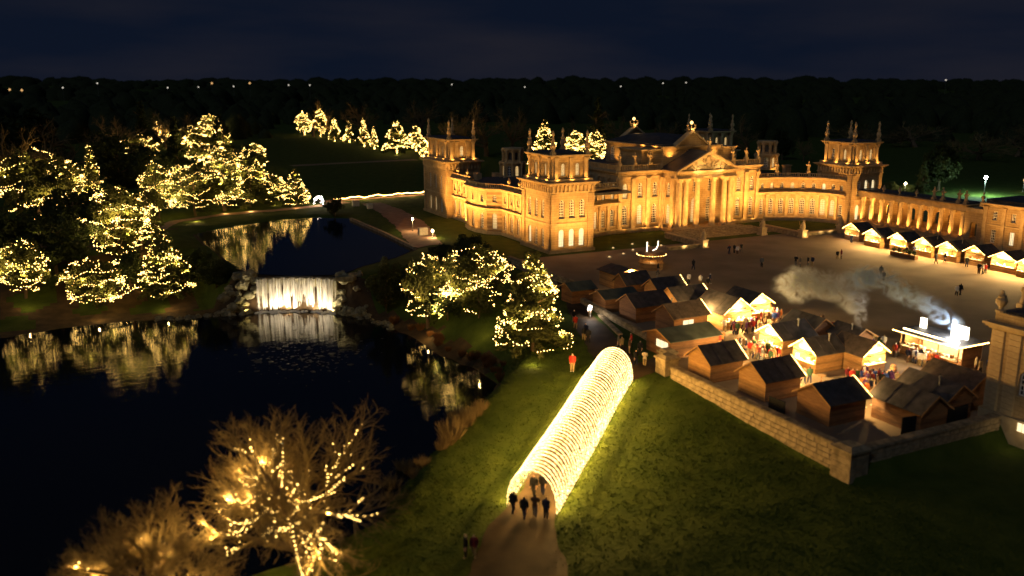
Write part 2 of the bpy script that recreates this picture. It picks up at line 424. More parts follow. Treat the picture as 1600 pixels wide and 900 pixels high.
def ribbon(name, pts, m, lift=.05, step=1.0):
    P_ = [np.array(p, float) for p in pts]; out = []
    for a, b in zip(P_[:-1], P_[1:]):
        n = max(1, int(np.linalg.norm(b[:2]-a[:2])/step))
        for i in range(n): out.append(a+(b-a)*i/n)
    out.append(P_[-1]); out = np.array(out)
    for _ in range(3): out[1:-1] = (out[:-2] + 2*out[1:-1] + out[2:])/4
    mb = MB(); K = 7; rows = []
    for i, p in enumerate(out):
        t = out[min(i+1, len(out)-1), :2]-out[max(i-1, 0), :2]; t /= np.linalg.norm(t); nrm = np.array((t[1], -t[0]))
        row = []
        for k in range(K):
            s = (k/(K-1)-.5)*p[2]*(1+.05*math.sin(i*.7)+.04*math.sin(i*1.9+k))
            q = p[:2]+nrm*s; row.append((q[0], q[1], hz(q[0], q[1])+lift+.03*(1-abs(2*k/(K-1)-1))))
        rows.append(row)
    n = len(rows)
    mb.v = [v for r in rows for v in r]
    for i in range(n-1):
        for k in range(K-1):
            mb.f.append((i*K+k, i*K+k+1, (i+1)*K+k+1, (i+1)*K+k)); mb.m.append(0)
    o = mb.build(name, m, sm=True); o['kind'] = 'structure'; return o
TN0, TN1 = np.array(at(831, 798)[:2]), np.array(at(958, 592)[:2])
tdir = (TN1-TN0)/np.linalg.norm(TN1-TN0)
e0 = TN0 - tdir*3; e1 = TN1+tdir*3
ribbon('path', [(*at(800, 980)[:2], 8.4), (*at(813, 885)[:2], 7.0), (*e0, 4.6), (*TN0, 3.7), (*TN1, 3.9), (*e1, 4.4), (*at(950, 545)[:2], 4.6), (*at(925, 515)[:2], 3.8), (*at(903, 485)[:2], 2.6), (*at(892, 462)[:2], 2.2), (*at(880, 440)[:2], 2.0)], PATHM, .06)
ribbon('path', [(*TN1, 3.4), (*at(1010, 575)[:2], 3.0), (*at(1040, 562)[:2], 2.6)], PATHM, .075)
ribbon('path', [(*at(225, 372)[:2], 2.6), (*at(270, 347)[:2], 2.6), (*at(350, 335)[:2], 2.8), (*at(430, 329)[:2], 3.0), (*at(500, 322)[:2], 3.6), (*at(540, 316)[:2], 4)], REDPATH, .07)
ribbon('path', [(*at(500, 316)[:2], 4), (*at(560, 311)[:2], 4), (*at(610, 308)[:2], 4), (*at(665, 304)[:2], 4)], REDPATH, .09)
ribbon('path', [(*at(455, 259.5)[:2], 5), (*at(550, 254.5)[:2], 5), (*at(650, 250)[:2], 5)], GRAVEL, .12, 4)
ribbon('path', [(*at(668, 385)[:2], 5.5), (*at(640, 350)[:2], 7), (*at(610, 330)[:2], 6), (*at(580, 318)[:2], 5)], REDPATH, .10)

# ---------------------------------------------------------------- weir and waterfall
fa, fb = np.array(ptz(403, 487, LOW)[:2]), np.array(ptz(526, 487, LOW)[:2])
fdir = (fb-fa)/np.linalg.norm(fb-fa); fn = np.array((fdir[1], -fdir[0])); FL = float(np.linalg.norm(fb-fa))
weir = thing('weir', (0, 0, 0), 'dark stone weir holding back the upper pool above the waterfall', 'weir')
mb = MB(); KW = 16; loc_ = []
for i in range(KW+1):
    t = i/KW; bow = 1.1*math.sin(math.pi*t)
    loc_.append(fa + fdir*FL*t - fn*(.55 + bow))
for a, b in zip(loc_[:-1], loc_[1:]): mb.obox(a-fdir*.01, b+fdir*.01, .45, LOW-1.2, UPP-.12, 0, -.55)
mb.build('weir_wall', ROCK, weir)
mb = MB()
for a, b in zip(loc_[:-1], loc_[1:]): mb.obox(a, b, .38, UPP-.12, UPP+.05, 0, -.75)
mb.build('sill', OLDSTONE, weir)

FALL = bpy.data.materials.new('falling_water'); FALL.use_nodes = True
n, l = FALL.node_tree.nodes, FALL.node_tree.links; n.clear()
o_ = n.new('ShaderNodeOutputMaterial'); mx = n.new('ShaderNodeMixShader'); tr = n.new('ShaderNodeBsdfTransparent')
df = n.new('ShaderNodeBsdfDiffuse'); df.inputs['Color'].default_value = (.85, .82, .75, 1)
tl = n.new('ShaderNodeBsdfTranslucent'); tl.inputs['Color'].default_value = (.85, .82, .75, 1)
m2 = n.new('ShaderNodeMixShader'); m2.inputs[0].default_value = .5
at_ = n.new('ShaderNodeAttribute'); at_.attribute_name = 'st'; mp = n.new('ShaderNodeMapping'); mp.inputs['Scale'].default_value = (2.6, .10, 1)
t_ = n.new('ShaderNodeTexNoise'); t_.inputs['Scale'].default_value = 1.0; t_.inputs['Detail'].default_value = 5
rp = n.new('ShaderNodeValToRGB'); rp.color_ramp.elements[0].position = .43; rp.color_ramp.elements[1].position = .60
rp.color_ramp.elements[0].color = (.0, .0, .0, 1); rp.color_ramp.elements[1].color = (.97, .97, .97, 1)
l.new(at_.outputs['Vector'], mp.inputs['Vector']); l.new(mp.outputs['Vector'], t_.inputs['Vector']); l.new(t_.outputs['Fac'], rp.inputs['Fac'])
l.new(df.outputs[0], m2.inputs[1]); l.new(tl.outputs[0], m2.inputs[2]); l.new(rp.outputs['Color'], mx.inputs[0])
l.new(tr.outputs[0], mx.inputs[1]); l.new(m2.outputs[0], mx.inputs[2]); l.new(mx.outputs[0], o_.inputs['Surface'])

def fall_mesh(name, off, seed):
    KX, KZ = 150, 16; r = np.random.default_rng(seed)
    wob = np.convolve(r.normal(0, 1, KX+9), np.ones(5)/5, 'valid')[:KX+1]*.22
    vs, st, fs = [], [], []
    for i in range(KX+1):
        t = i/KX; bow = 1.1*math.sin(math.pi*t); p = fa + fdir*FL*t - fn*(.5+bow)
        for k in range(KZ+1):
            s = k/KZ; z = UPP+.02-(UPP-LOW+.02)*s**1.15
            z += (1-s)*.10*math.sin(i*.37+seed)+(1-s)*.06*math.sin(i*1.3); q = p + fn*(off + .55*math.sqrt(s) + wob[i]*(.3+.9*s) + .05*math.sin(i*1.7+k))
            vs.append((q[0], q[1], z)); st.append((t*FL, z, seed))
    for i in range(KX):
        if any(g0 < i/KX < g1 for g0, g1 in ((.80, .815), (.31, .32), (.55, .558))): continue
        for k in range(KZ):
            a = i*(KZ+1)+k; fs.append((a, a+1, a+KZ+2, a+KZ+1))
    me = npmesh(name, np.array(vs), np.array(fs), [FALL], None, True)
    a = me.attributes.new('st', 'FLOAT_VECTOR', 'POINT'); a.data.foreach_set('vector', np.array(st, np.float32).ravel())
    return me
wf = thing('waterfall', (0, 0, 0), 'floodlit white waterfall dropping from the upper pool into the lake', 'waterfall')
link('water_curtain', fall_mesh('water_curtain', .12, 3), wf); link('water_curtain', fall_mesh('water_curtain', .45, 8), wf)
FOAM = mat('foam', (.75, .72, .64), .9, var=.1)
mb = MB(); r = random.Random(4)
for i in range(320):
    t = r.random(); p = fa + fdir*FL*t + fn*(r.gauss(.35, .55) - 1.1*math.sin(math.pi*t)+.35); a = r.uniform(.12, .38); k = 7
    mb.prism([(p[0]+a*1.5*math.cos(6.28*j/k)*r.uniform(.7, 1.2), p[1]+a*math.sin(6.28*j/k)*r.uniform(.7, 1.2)) for j in range(k)], LOW-.05, LOW+r.uniform(.03, .22), 0, .55)
tag(mb.build('foam', FOAM, wf), kind='stuff')
for t in np.linspace(.06, .94, 9):
    p = fa + fdir*FL*t + fn*(.9-1.0*math.sin(math.pi*t)+.45)
    flood((p[0], p[1], LOW+.25), (p[0]-fn[0]*.8, p[1]-fn[1]*.8, LOW+3.2), random.choice((90, 150, 420)), (1, .80, .52), .3, 150)
for t in (-.12, 1.1):
    p = fa + fdir*FL*t + fn*1.6
    flood((p[0], p[1], LOW+.5), (p[0]-fn[0]*3, p[1]-fn[1]*3, LOW+3.6), 170, (1, .74, .28), .3, 140)

# floating leaves below the fall
PAD = mat('floating_leaf', (.05, .045, .025), .4, col2=(.14, .12, .075), scale=3)
mb = MB(); r = random.Random(11)
for i in range(260):
    x, y, z = ptz(r.gauss(478, 46), r.gauss(548, 14) + abs(r.gauss(0, 9)), LOW); a = abs(r.gauss(.09, .12))+.05; k = 6
    mb.prism([(x+a*math.cos(6.28*j/k)*r.uniform(.6, 1.4), y+a*math.sin(6.28*j/k)*r.uniform(.6, 1.4)) for j in range(k)], LOW+.004, LOW+.02)
tag(mb.build('floating_leaves', PAD), 'drift of pale leaves floating on the lake below the waterfall', 'leaves', kind='stuff')

# rocks
def rock_mesh(seed):
    r = random.Random(seed); mb = MB(); seg = 9; rings = 6; P0 = []
    ph = [r.uniform(0, 6.28) for _ in range(6)]
    def rad(a, b): return 1 + .22*math.sin(2*a+ph[0])*math.cos(b*2+ph[1]) + .16*math.sin(3*a+ph[2]+2*b) + .1*math.sin(5*a+ph[3]-3*b)
    for i in range(rings+1):
        b = -math.pi/2 + math.pi*i/rings
        for k in range(seg):
            a = 2*math.pi*k/seg; q = rad(a, b)*(1+.12*r.uniform(-1, 1))
            P0.append((q*math.cos(b)*math.cos(a), q*math.cos(b)*math.sin(a)*.85, q*math.sin(b)*.75))
    mb.v = P0
    for i in range(rings):
        for k in range(seg):
            j = (k+1) % seg; mb.f.append((i*seg+k, i*seg+j, (i+1)*seg+j, (i+1)*seg+k)); mb.m.append(0)
    return mb.mesh('boulder', [ROCK])
RK = [rock_mesh(i) for i in range(6)]
r = random.Random(21); n_left = n_right = 0
for _ in range(9000):
    x, y = r.uniform(-66, -24), r.uniform(-16, 16)
    d_ = float(sdf(low_poly, np.array([x]), np.array([y]))[0])
    s_ = float((np.array((x, y))-fa)@fdir)
    if -.2 < s_ < FL+.2 or not (-.4 < d_ < (2.3 if -5 < s_ < FL+6 else .8)): continue
    left = s_ < 0
    if (left and (n_left >= 46 or s_ < -14)) or (not left and (n_right >= 44 or s_ > FL+13)): continue
    if left: n_left += 1
    else: n_right += 1
    near_ = min(abs(s_), abs(s_-FL)) < 5
    s = r.uniform(.55, 1.15) if near_ else r.uniform(.3, .75)
    o = link('boulder', RK[r.randrange(6)], None, (x, y, hz(x, y)+.05), r.uniform(0, 6.3), (s, s*r.uniform(.8, 1.1), s*r.uniform(.7, 1)))
    lab = ('large' if s > .8 else 'small') + ' mossy boulder ' + ('stacked beside' if near_ else 'at the waterline away from') + ' the waterfall on its ' + ('wooded' if left else 'palace') + ' side'
    tag(o, lab, 'boulder', lab.replace('mossy boulder', 'boulders'))
# coping slabs either side of the lip
for k, (px, py, w) in enumerate([(383, 428, 1.9), (541, 432, 1.7), (556, 428, 1.2)]):
    x, y, z = ptz(px, py, .2); mb = MB(); rr = random.Random(k)
    mb.prism([(-w, -.7), (-w*.4, -.85), (w*.7, -.75), (w, -.1), (w*.8, .7), (-w*.6, .8), (-w*1.05, .3)], -.35, .3, 0, .94)
    mb.prism([(w*.2, -.4), (w*.8, -.3), (w*.7, .4), (w*.3, .4)], .3, .75, 0, .8)
    o = mb.build('coping_slab', ROCK); o.location = (x, y, .0 if k else .15); o.rotation_euler = (0, 0, -.4)
    tag(o, ['flat coping slab on the rocks at the wooded end of the weir', 'flat coping slab on the rocks beside the palace end of the weir', 'small upright coping slab next to the dark bush by the weir'][k], 'stone')

# ---------------------------------------------------------------- palace
def arc_pts(s0, s1, b, k=8):
    r_ = (s1-s0)/2; c = (s0+s1)/2; zc = b-r_
    return [(c - r_*math.cos(math.pi*i/k), zc + r_*math.sin(math.pi*i/k)) for i in range(k+1)]

def wall(mb, p0, p1, z0, z1, ops=(), depth=.38, m=0):
    p0, p1 = Vector(p0), Vector(p1); d = p1-p0; L = d.length; d /= L; nn = Vector((d.y, -d.x))
    def W(s, z, o=0.0):
        q = p0 + d*s - nn*o; return (q.x, q.y, z)
    xs = sorted({0.0, L} | {o[0] for o in ops} | {o[1] for o in ops}); zs = sorted({z0, z1} | {o[2] for o in ops} | {o[3] for o in ops})
    for a, b in zip(xs[:-1], xs[1:]):
        for c, e in zip(zs[:-1], zs[1:]):
            mx_, mz_ = (a+b)/2, (c+e)/2
            if any(o[0] < mx_ < o[1] and o[2] < mz_ < o[3] for o in ops): continue
            mb.quad(W(a, c), W(b, c), W(b, e), W(a, e), m)
    for o in ops:
        s0, s1, a, b, arch = o[:5]
        top = b-(s1-s0)/2 if arch else b
        mb.quad(W(s0, a), W(s0, top), W(s0, top, depth), W(s0, a, depth), m)
        mb.quad(W(s1, top), W(s1, a), W(s1, a, depth), W(s1, top, depth), m)
        mb.quad(W(s0, a, depth), W(s1, a, depth), W(s1, a), W(s0, a), m)
        if arch:
            pts = arc_pts(s0, s1, b); h = len(pts)//2
            for i in range(len(pts)-1):
                c = (s0, b) if i < h else (s1, b)
                mb.poly([W(*c), W(*pts[i]), W(*pts[i+1])], m)
                mb.quad(W(*pts[i]), W(*pts[i], depth), W(*pts[i+1], depth), W(*pts[i+1]), m)
        else: mb.quad(W(s0, b), W(s0, b, depth), W(s1, b, depth), W(s1, b), m)

_win = {}
def win_mesh(w, h, arch, lit):
    key = (round(w, 2), round(h, 2), arch, lit)
    if key in _win: return _win[key]
    mb = MB(); hw = w/2; top = h-hw if arch else h
    out = [(-hw, 0), (hw, 0)] + ([(-x, z) for x, z in [(p[0], p[1]) for p in arc_pts(-hw, hw, h)]] if arch else [(hw, h), (-hw, h)])
    mb.poly([(x, 0, z) for x, z in out], 0)
    fw = .10
    c = (0, h*.5)
    inn = [(x*(1-2*fw/w), c[1]+(z-c[1])*(1-2*fw/h)) for x, z in out]
    n_ = len(out)
    for i in range(n_):
        j = (i+1) % n_
        mb.quad((out[i][0], -.05, out[i][1]), (out[j][0], -.05, out[j][1]), (inn[j][0], -.05, inn[j][1]), (inn[i][0], -.05, inn[i][1]), 1)
        mb.quad((inn[i][0], -.05, inn[i][1]), (inn[j][0], -.05, inn[j][1]), (inn[j][0], 0, inn[j][1]), (inn[i][0], 0, inn[i][1]), 1)
    nxb = max(2, int(round(w/.36))); nzb = max(2, int(round(h/.5)))
    for i in range(1, nxb):
        x = -hw + w*i/nxb; zt = (top + math.sqrt(max(0, hw*hw-x*x))) if arch else h
        mb.box(x-.042, x+.042, -.045, -.005, .05, zt-.03, 1)
    for k in range(1, nzb):
        z = h*k/nzb; xx = hw if z <= top else math.sqrt(max(0, hw*hw-(z-top)**2))
        mb.box(-xx+.03, xx-.03, -.04, -.005, z-.04, z+.04, 1)
    mb.box(-hw-.12, hw+.12, -.42, -.02, -.10, -.003, 2)          # sill
    me = mb.mesh('window', [{0: GLASS, 1: GLOW, 2: GLOWW}[lit], FRAME, TRIM]); _win[key] = me; return me

wr = random.Random(5)
def windows(parent, p0, p1, ops, lits=None, depth=.3):
    p0, p1 = Vector(p0), Vector(p1); d = (p1-p0).normalized(); nn = Vector((d.y, -d.x))
    for i, o in enumerate(ops):
        lit = lits[i] if lits else 0
        c = p0 + d*((o[0]+o[1])/2) - nn*depth
        link('window', win_mesh(o[1]-o[0], o[3]-o[2], o[4], lit), parent, (c.x, c.y, o[2]), math.atan2(d.y, d.x))

def cornice(mb, x0, x1, y0, y1, z, h, pr, m=1):                # stacked mouldings round a block
    mb.box(x0-pr*.35, x1+pr*.35, y0-pr*.35, y1+pr*.35, z, z+h*.34, m)
    mb.box(x0-pr*.7, x1+pr*.7, y0-pr*.7, y1+pr*.7, z+h*.34, z+h*.68, m)
    mb.box(x0-pr, x1+pr, y0-pr, y1+pr, z+h*.68, z+h, m)

def dentils(mb, p0, p1, z0, z1, step, wd_, pr, m=1):
    p0, p1 = Vector(p0), Vector(p1); d = p1-p0; L = d.length; d /= L; k = max(1, int(L/step)); nn = Vector((d.y, -d.x))
    for i in range(k):
        c = p0 + d*(L*(i+.5)/k)
        a = c-d*wd_/2; b = c+d*wd_/2
        mb.obox(a, b, pr/2, z0, z1, m, pr/2-.02)

def band(mb, pts, z0, z1, pr, m=1, back=.25):
    for a, b in zip(pts[:-1], pts[1:]):
        d = (Vector(b)-Vector(a)).normalized()*pr*.5
        mb.obox((a[0]-d.x, a[1]-d.y), (b[0]+d.x, b[1]+d.y), (pr+back)/2, z0, z1, m, (pr-back)/2)

def pilaster(mb, c, d, w, z0, z1, pr=.22, m=1):
    d = Vector(d).normalized(); c = Vector(c)
    a, b = c-d*w/2, c+d*w/2; e = d*.09
    mb.obox(a, b, pr/2+.05, z0, z1, m, pr/2-.05)
    mb.obox(a-e, b+e, pr/2+.1, z0, z0+.35, m, pr/2-.02)
    mb.obox(a-e, b+e, pr/2+.11, z1-.55, z1-.3, m, pr/2-.015); mb.obox(a-e*2, b+e*2, pr/2+.16, z1-.3, z1-.001, m, pr/2)

def balustrade(mb, p0, p1, z, h=.95, m=1, th=.16):
    p0, p1 = Vector(p0), Vector(p1); d = p1-p0; L = d.length; d /= L
    mb.obox(p0, p1, th, z, z+.18, m, -th); mb.obox(p0, p1, th*1.1, z+h-.16, z+h, m, -th)
    k = max(1, int(L/.42)); ped = max(1, int(round(L/3.2)))
    for i in range(ped+1):
        c = p0+d*(L*i/ped); mb.obox(c-d*.24, c+d*.24, th*1.35, z, z+h+.05, m, -th)
    for i in range(k):
        c = p0+d*(L*(i+.5)/k); mb.obox(c-d*.085, c+d*.085, .085, z+.18, z+h-.16, m, -th)

mbu = MB(); mbu.lathe([(.34, 0), (.34, .14), (.16, .22), (.16, .36), (.36, .62), (.40, .85), (.24, 1.05), (.30, 1.12), (.10, 1.3), (.14, 1.42), (.02, 1.56)], seg=9)
URN = mbu.mesh('urn', [TRIM], False)
mbu = MB(); mbu.box(-.42, .42, -.42, .42, 0, .5); mbu.lathe([(.36, .5), (.44, .62), (.30, .8), (.40, 1.05), (.52, 1.5), (.40, 1.95), (.24, 2.15), (.34, 2.3), (.34, 2.5), (.20, 2.75), (.16, 3.2), (.24, 3.4), (.26, 3.7), (.18, 3.95), (.03, 4.25)], seg=9)
PINN = mbu.mesh('pinnacle', [TRIM])
mbu = MB()   # standing draped statue
mbu.box(-.38, .38, -.38, .38, 0, .45)
mbu.lathe([(.30, .45), (.34, .6), (.26, 1.1), (.24, 1.45), (.32, 1.75), (.30, 1.95), (.12, 2.08), (.10, 2.15), (.16, 2.25), (.17, 2.4), (.10, 2.52), (.03, 2.58)], seg=8)
mbu.tube([(.25, 0, 1.9), (.45, .05, 1.55), (.30, -.22, 1.3)], [.1, .09, .07]); mbu.tube([(-.25, 0, 1.9), (-.42, .02, 1.6), (-.62, -.1, 1.95)], [.1, .09, .07])
STAT = mbu.mesh('statue', [TRIM])
def column_mesh(h, r_):
    mb = MB(); mb.box(-r_*1.35, r_*1.35, -r_*1.35, r_*1.35, 0, .18)
    mb.lathe([(r_*1.25, .18), (r_*1.3, .3), (r_*1.08, .42), (r_, .5), (r_*1.0, h*.35), (r_*.86, h-1.0), (r_*.95, h-.95), (r_*.88, h-.9), (r_*.95, h-.7), (r_*1.2, h-.35), (r_*1.35, h-.16)], seg=14)
    for i in range(8):                                       # acanthus leaves
        a = 2*math.pi*i/8; c, s = math.cos(a), math.sin(a)
        mb.tube([(r_*.92*c, r_*.92*s, h-.85), (r_*1.15*c, r_*1.15*s, h-.55), (r_*1.4*c, r_*1.4*s, h-.32)], [.11, .09, .05], 4)
    mb.box(-r_*1.45, r_*1.45, -r_*1.45, r_*1.45, h-.16, h)
    return mb.mesh('column', [TRIM], False)

PAL = thing('palace', (0, 0, 0), 'floodlit golden baroque palace with corner towers and a columned portico', 'palace')

def tower(x0, x1, y0, y1, lits, faces='NEWS', pin=True):
    t_mb = MB(); H_ = 10.5
    sides = {'N': ((x0, y0), (x1, y0)), 'E': ((x0, y1), (x0, y0)), 'W': ((x1, y0), (x1, y1)), 'S': ((x1, y1), (x0, y1))}
    wl_ = []
    for k, (a, b) in sides.items():
        L = math.hypot(b[0]-a[0], b[1]-a[1]); ops = []
        for i in range(3):
            c = L/2+(i-1)*L*.235
            ops.append((c-.58, c+.58, 1.0, 4.2, True)); ops.append((c-.55, c+.55, 6.1, 9.4, True))
        wall(t_mb, a, b, -3, H_, ops if k in faces else ())
        if k in faces: wl_.append((a, b, ops))
    t_mb.box(x0-.35, x1+.35, y0-.35, y1+.35, -3, .55, 0); t_mb.box(x0-.12, x1+.12, y0-.12, y1+.12, 5.0, 5.28, 1)
    for (a, b) in sides.values():                            # corner strips
        d = Vector((b[0]-a[0], b[1]-a[1])).normalized(); L = math.hypot(b[0]-a[0], b[1]-a[1])
        for s in (.62, L-.62):
            c = Vector(a)+d*s; t_mb.obox(c-d*.55, c+d*.55, .14, .55, H_, 0, .06)
        dentils(t_mb, a, b, H_+.35, H_+1.45, .75, .34, .42)
    t_mb.box(x0-.05, x1+.05, y0-.05, y1+.05, H_+.3, H_+1.5, 1)
    cornice(t_mb, x0, x1, y0, y1, H_, .32, .22); cornice(t_mb, x0, x1, y0, y1, H_+1.45, .55, .85)
    zb = H_+2.0
    t_mb.box(x0+.1, x1-.1, y0+.1, y1-.1, zb, zb+.55, 1)
    ix, iy = .75, .75
    a0, a1, b0, b1 = x0+ix, x1-ix, y0+iy, y1-iy; zb += .55; zt = zb+3.7
    ls = {'N': ((a0, b0), (a1, b0)), 'E': ((a0, b1), (a0, b0)), 'W': ((a1, b0), (a1, b1)), 'S': ((a1, b1), (a0, b1))}
    lw = []
    for k, (a, b) in ls.items():
        L = math.hypot(b[0]-a[0], b[1]-a[1]); ops = [(L*f-.42, L*f+.42, zb+.5, zb+2.7, True) for f in ((.3, .7) if L > 6.6 else (.5,))]
        wall(t_mb, a, b, zb, zt, ops); lw.append((k, a, b, ops))
        d = Vector((b[0]-a[0], b[1]-a[1])).normalized()
        for f in (.09, .91) + ((.5,) if L > 6.6 else (.3, .7)): pilaster(t_mb, Vector(a)+d*L*f, d, .62, zb, zt, .3)
    t_mb.box(a0+.4, a1-.4, b0+.4, b1-.4, zb-.1, zt-.05, 2)
    cornice(t_mb, a0, a1, b0, b1, zt, .5, .62); t_mb.box(a0+.2, a1-.2, b0+.2, b1-.2, zt+.5, zt+.75, 2)
    o = t_mb.build('tower', [STONE, TRIM, LEAD], PAL)
    for a, b, ops in wl_: windows(o, a, b, ops, [lits.get((i % 2), 0) if wr.random() < .85 else 0 for i in range(6)])
    for k, a, b, ops in lw: windows(o, a, b, ops, [1 if wr.random() < .7 else 0 for _ in ops])
    if pin:
        for x, y in ((a0+.2, b0+.2), (a1-.2, b0+.2), (a0+.2, b1-.2), (a1-.2, b1-.2)): link('pinnacle', PINN, o, (x, y, zt+.5))
    return o
tower(0, 8.8, 0, 10.6, {0: 2, 1: 0}, 'NE')
tower(0, 7.8, 47, 61, {0: 1, 1: 0}, 'NE')
tower(72, 80.8, 0, 9.6, {0: 2, 1: 2}, 'NE')
tower(72, 80.8, 47, 58, {0: 0, 1: 0}, 'E')

# east wing between the garden-side towers
EW = MB(); ex = 1.2; EWW = []
def ew_wall(a, b, nw):
    L = math.hypot(b[0]-a[0], b[1]-a[1]); ops = []
    for i in range(nw):
        c = L*(i+.5)/nw; ops.append((c-.52, c+.52, 1.1, 4.2, True)); ops.append((c-.42, c+.42, 6.4, 7.8, True))
    wall(EW, a, b, -3, 9.0, ops); EWW.append((a, b, ops))
    d = Vector((b[0]-a[0], b[1]-a[1])).normalized()
    for i in range(nw+1):
        if 0 < i < nw: pilaster(EW, Vector(a)+d*L*i/nw, d, .5, 5.6, 8.6, .16); pilaster(EW, Vector(a)+d*L*i/nw, d, .55, .6, 4.7, .18)
bow = [(ex, 36.5), (-1.0, 34.3), (-1.8, 31.2), (-1.8, 27.2), (-1.0, 24.1), (ex, 21.9)]
ew_wall((ex, 47), bow[0], 4)
for a, b in zip(bow[:-1], bow[1:]): ew_wall(a, b, 1)
ew_wall(bow[-1], (ex, 10.6), 4)
line = [(ex, 47)] + bow + [(ex, 10.6)]
for z0, z1, pr in ((-3, .6, .3), (4.75, 5.0, .25), (5.0, 5.25, .45), (8.6, 8.85, .3), (8.85, 9.15, .6)): band(EW, line, z0, z1, pr)
for a, b in zip(line[:-1], line[1:]): balustrade(EW, a, b, 9.15)
EW.box(ex+.3, 24, 10.6, 47, 8.3, 8.75, 2)
for k in range(5): EW.box(4+k*3.8, 5.2+k*3.8, 40-k*1.5, 42-k*1.5, 8.7, 10.4, 1)
EW.prism([(3.5, 13), (20, 13), (20, 45), (3.5, 45)], 8.75, 10.2, 2, .35)
ewo = EW.build('east_wing', [STONE, TRIM, LEAD], PAL)
for a, b, ops in EWW: windows(ewo, a, b, ops, [wr.choice((0, 0, 1)) if i % 2 == 0 else wr.choice((0, 0, 0, 1)) for i in range(len(ops))])
for y in (44, 39, 19, 14.5): link('urn', URN, ewo, (ex+.15, y, 10.1))

# curved quadrants either side of the entrance
def quadrant(mirror):
    Q = MB(); WW = []; N = 9; pts = []
    for i in range(N+1):
        ph = math.pi/2*i/N; x = 58.4+13.6*math.sin(ph); y = 13 - 11.6*(1-math.cos(ph)); pts.append((x, y))
    if mirror: pts = [(80.8-x, y) for x, y in pts][::-1]
    for a, b in zip(pts[:-1], pts[1:]):
        L = math.hypot(b[0]-a[0], b[1]-a[1]); c = L/2
        ops = [(c-.55, c+.55, 1.5, 4.9, True), (c-.38, c+.38, 7.0, 8.3, True)]
        wall(Q, a, b, -.5, 9.3, ops); WW.append((a, b, ops))
    for p in pts[1:-1]:
        i = pts.index(p); d = (pts[i+1][0]-pts[i-1][0], pts[i+1][1]-pts[i-1][1]); pilaster(Q, p, d, .55, .9, 5.8, .3)
    for z0, z1, pr in ((-.5, .95, .45), (5.75, 6.1, .3), (6.1, 6.35, .65), (9.0, 9.25, .3), (9.25, 9.5, .6)): band(Q, pts, z0, z1, pr)
    for a, b in zip(pts[:-1], pts[1:]): balustrade(Q, a, b, 9.5, .85)
    cx_ = [(p[0], p[1]+.3) for p in pts]; back = [(pts[-1][0], 20), (pts[0][0], 20)]
    Q.poly([(x, y, 9.1) for x, y in cx_ + back], 2)
    o = Q.build('quadrant', [STONE, TRIM, LEAD], PAL)
    for k, (a, b, ops) in enumerate(WW): windows(o, a, b, ops, [wr.choice((0, 0, 0, 1)), 2 if (k == 6 and not mirror) else wr.choice((0, 0, 0, 1))])
    return o, pts
qo, qpts = quadrant(False); ql, qlp = quadrant(True)
for f in (2, 5): link('statue', STAT, qo, (qpts[f][0], qpts[f][1]+.35, 10.35), -.4)

# central block
C_ = MB(); CW = []
def cw(a, b, n_, z1=12.2, pil=True):
    L = math.hypot(b[0]-a[0], b[1]-a[1]); ops = []
    for i in range(n_):
        c = L*(i+.5)/n_; ops.append((c-.62, c+.62, 1.6, 5.5, True)); ops.append((c-.58, c+.58, 6.9, 9.9, True))
    wall(C_, a, b, -.5, z1, ops); CW.append((a, b, ops)); d = Vector((b[0]-a[0], b[1]-a[1])).normalized()
    if pil:
        for i in range(n_+1): pilaster(C_, Vector(a)+d*min(max(L*i/n_, .45), L-.45), d, .8, .9, 10.9, .35)
ML, MR, PL, PR_, PY, MY = 22.4, 58.4, 33.2, 47.6, 8.5, 13.0
cw((ML, MY), (PL, MY), 3); cw((PR_, MY), (MR, MY), 3)
cw((PL, MY), (PL, PY+.5), 1); cw((PR_, PY+.5), (PR_, MY), 1)
cw((ML, 24), (ML, MY), 3); wall(C_, (MR, MY), (MR, 40), -.5, 12.2)
door_ops = [(L_-.85, L_+.85, 1.3, 6.4, True) for L_ in (3.4, 7.2, 11.0)] + [(L_-.6, L_+.6, 7.6, 10.2, True) for L_ in (3.4, 7.2, 11.0)]
wall(C_, (PL, 11.6), (PR_, 11.6), -.5, 12.0, door_ops); CW.append(((PL, 11.6), (PR_, 11.6), door_ops))
for pth in ([(ML, 24), (ML, MY), (PL-.3, MY)], [(PR_+.3, MY), (MR, MY), (MR, 40)], [(PL, MY), (PL, PY-.6), (PR_, PY-.6), (PR_, MY)]):
    for z0, z1, pr in ((10.9, 11.25, .22), (11.25, 11.9, .12), (11.9, 12.15, .45), (12.15, 12.4, .75)): band(C_, pth, z0, z1, pr)
    for a, b in zip(pth[:-1], pth[1:]): dentils(C_, a, b, 11.62, 11.88, .5, .22, .4)
for pth in ([(ML, 24), (ML, MY), (PL-.3, MY)], [(PR_+.3, MY), (MR, MY), (MR, 40)]): band(C_, pth, -.5, .9, .55)
for a, b in (((ML, 24), (ML, MY)), ((ML, MY), (PL-.3, MY)), ((PR_+.3, MY), (MR, MY))): balustrade(C_, a, b, 12.4, 1.15)
C_.box(ML+.4, MR-.4, MY+.4, 40, 11.9, 12.35, 2)
co = C_.build('central_block', [STONE, TRIM, LEAD], PAL)
for a, b, ops in CW[:-1]: windows(co, a, b, ops, [wr.choice((0, 0, 1)) for _ in ops])
a, b, ops = CW[-1]; windows(co, a, b, ops, [0, 1, 0, 0, 0, 0])
for x in (22.8, 26.4, 30.0): link('statue', STAT, co, (x, MY+.2, 13.5), 0)
for x in (51.2, 54.8, 58.0): link('statue', STAT, co, (x, MY+.2, 13.5), 0)

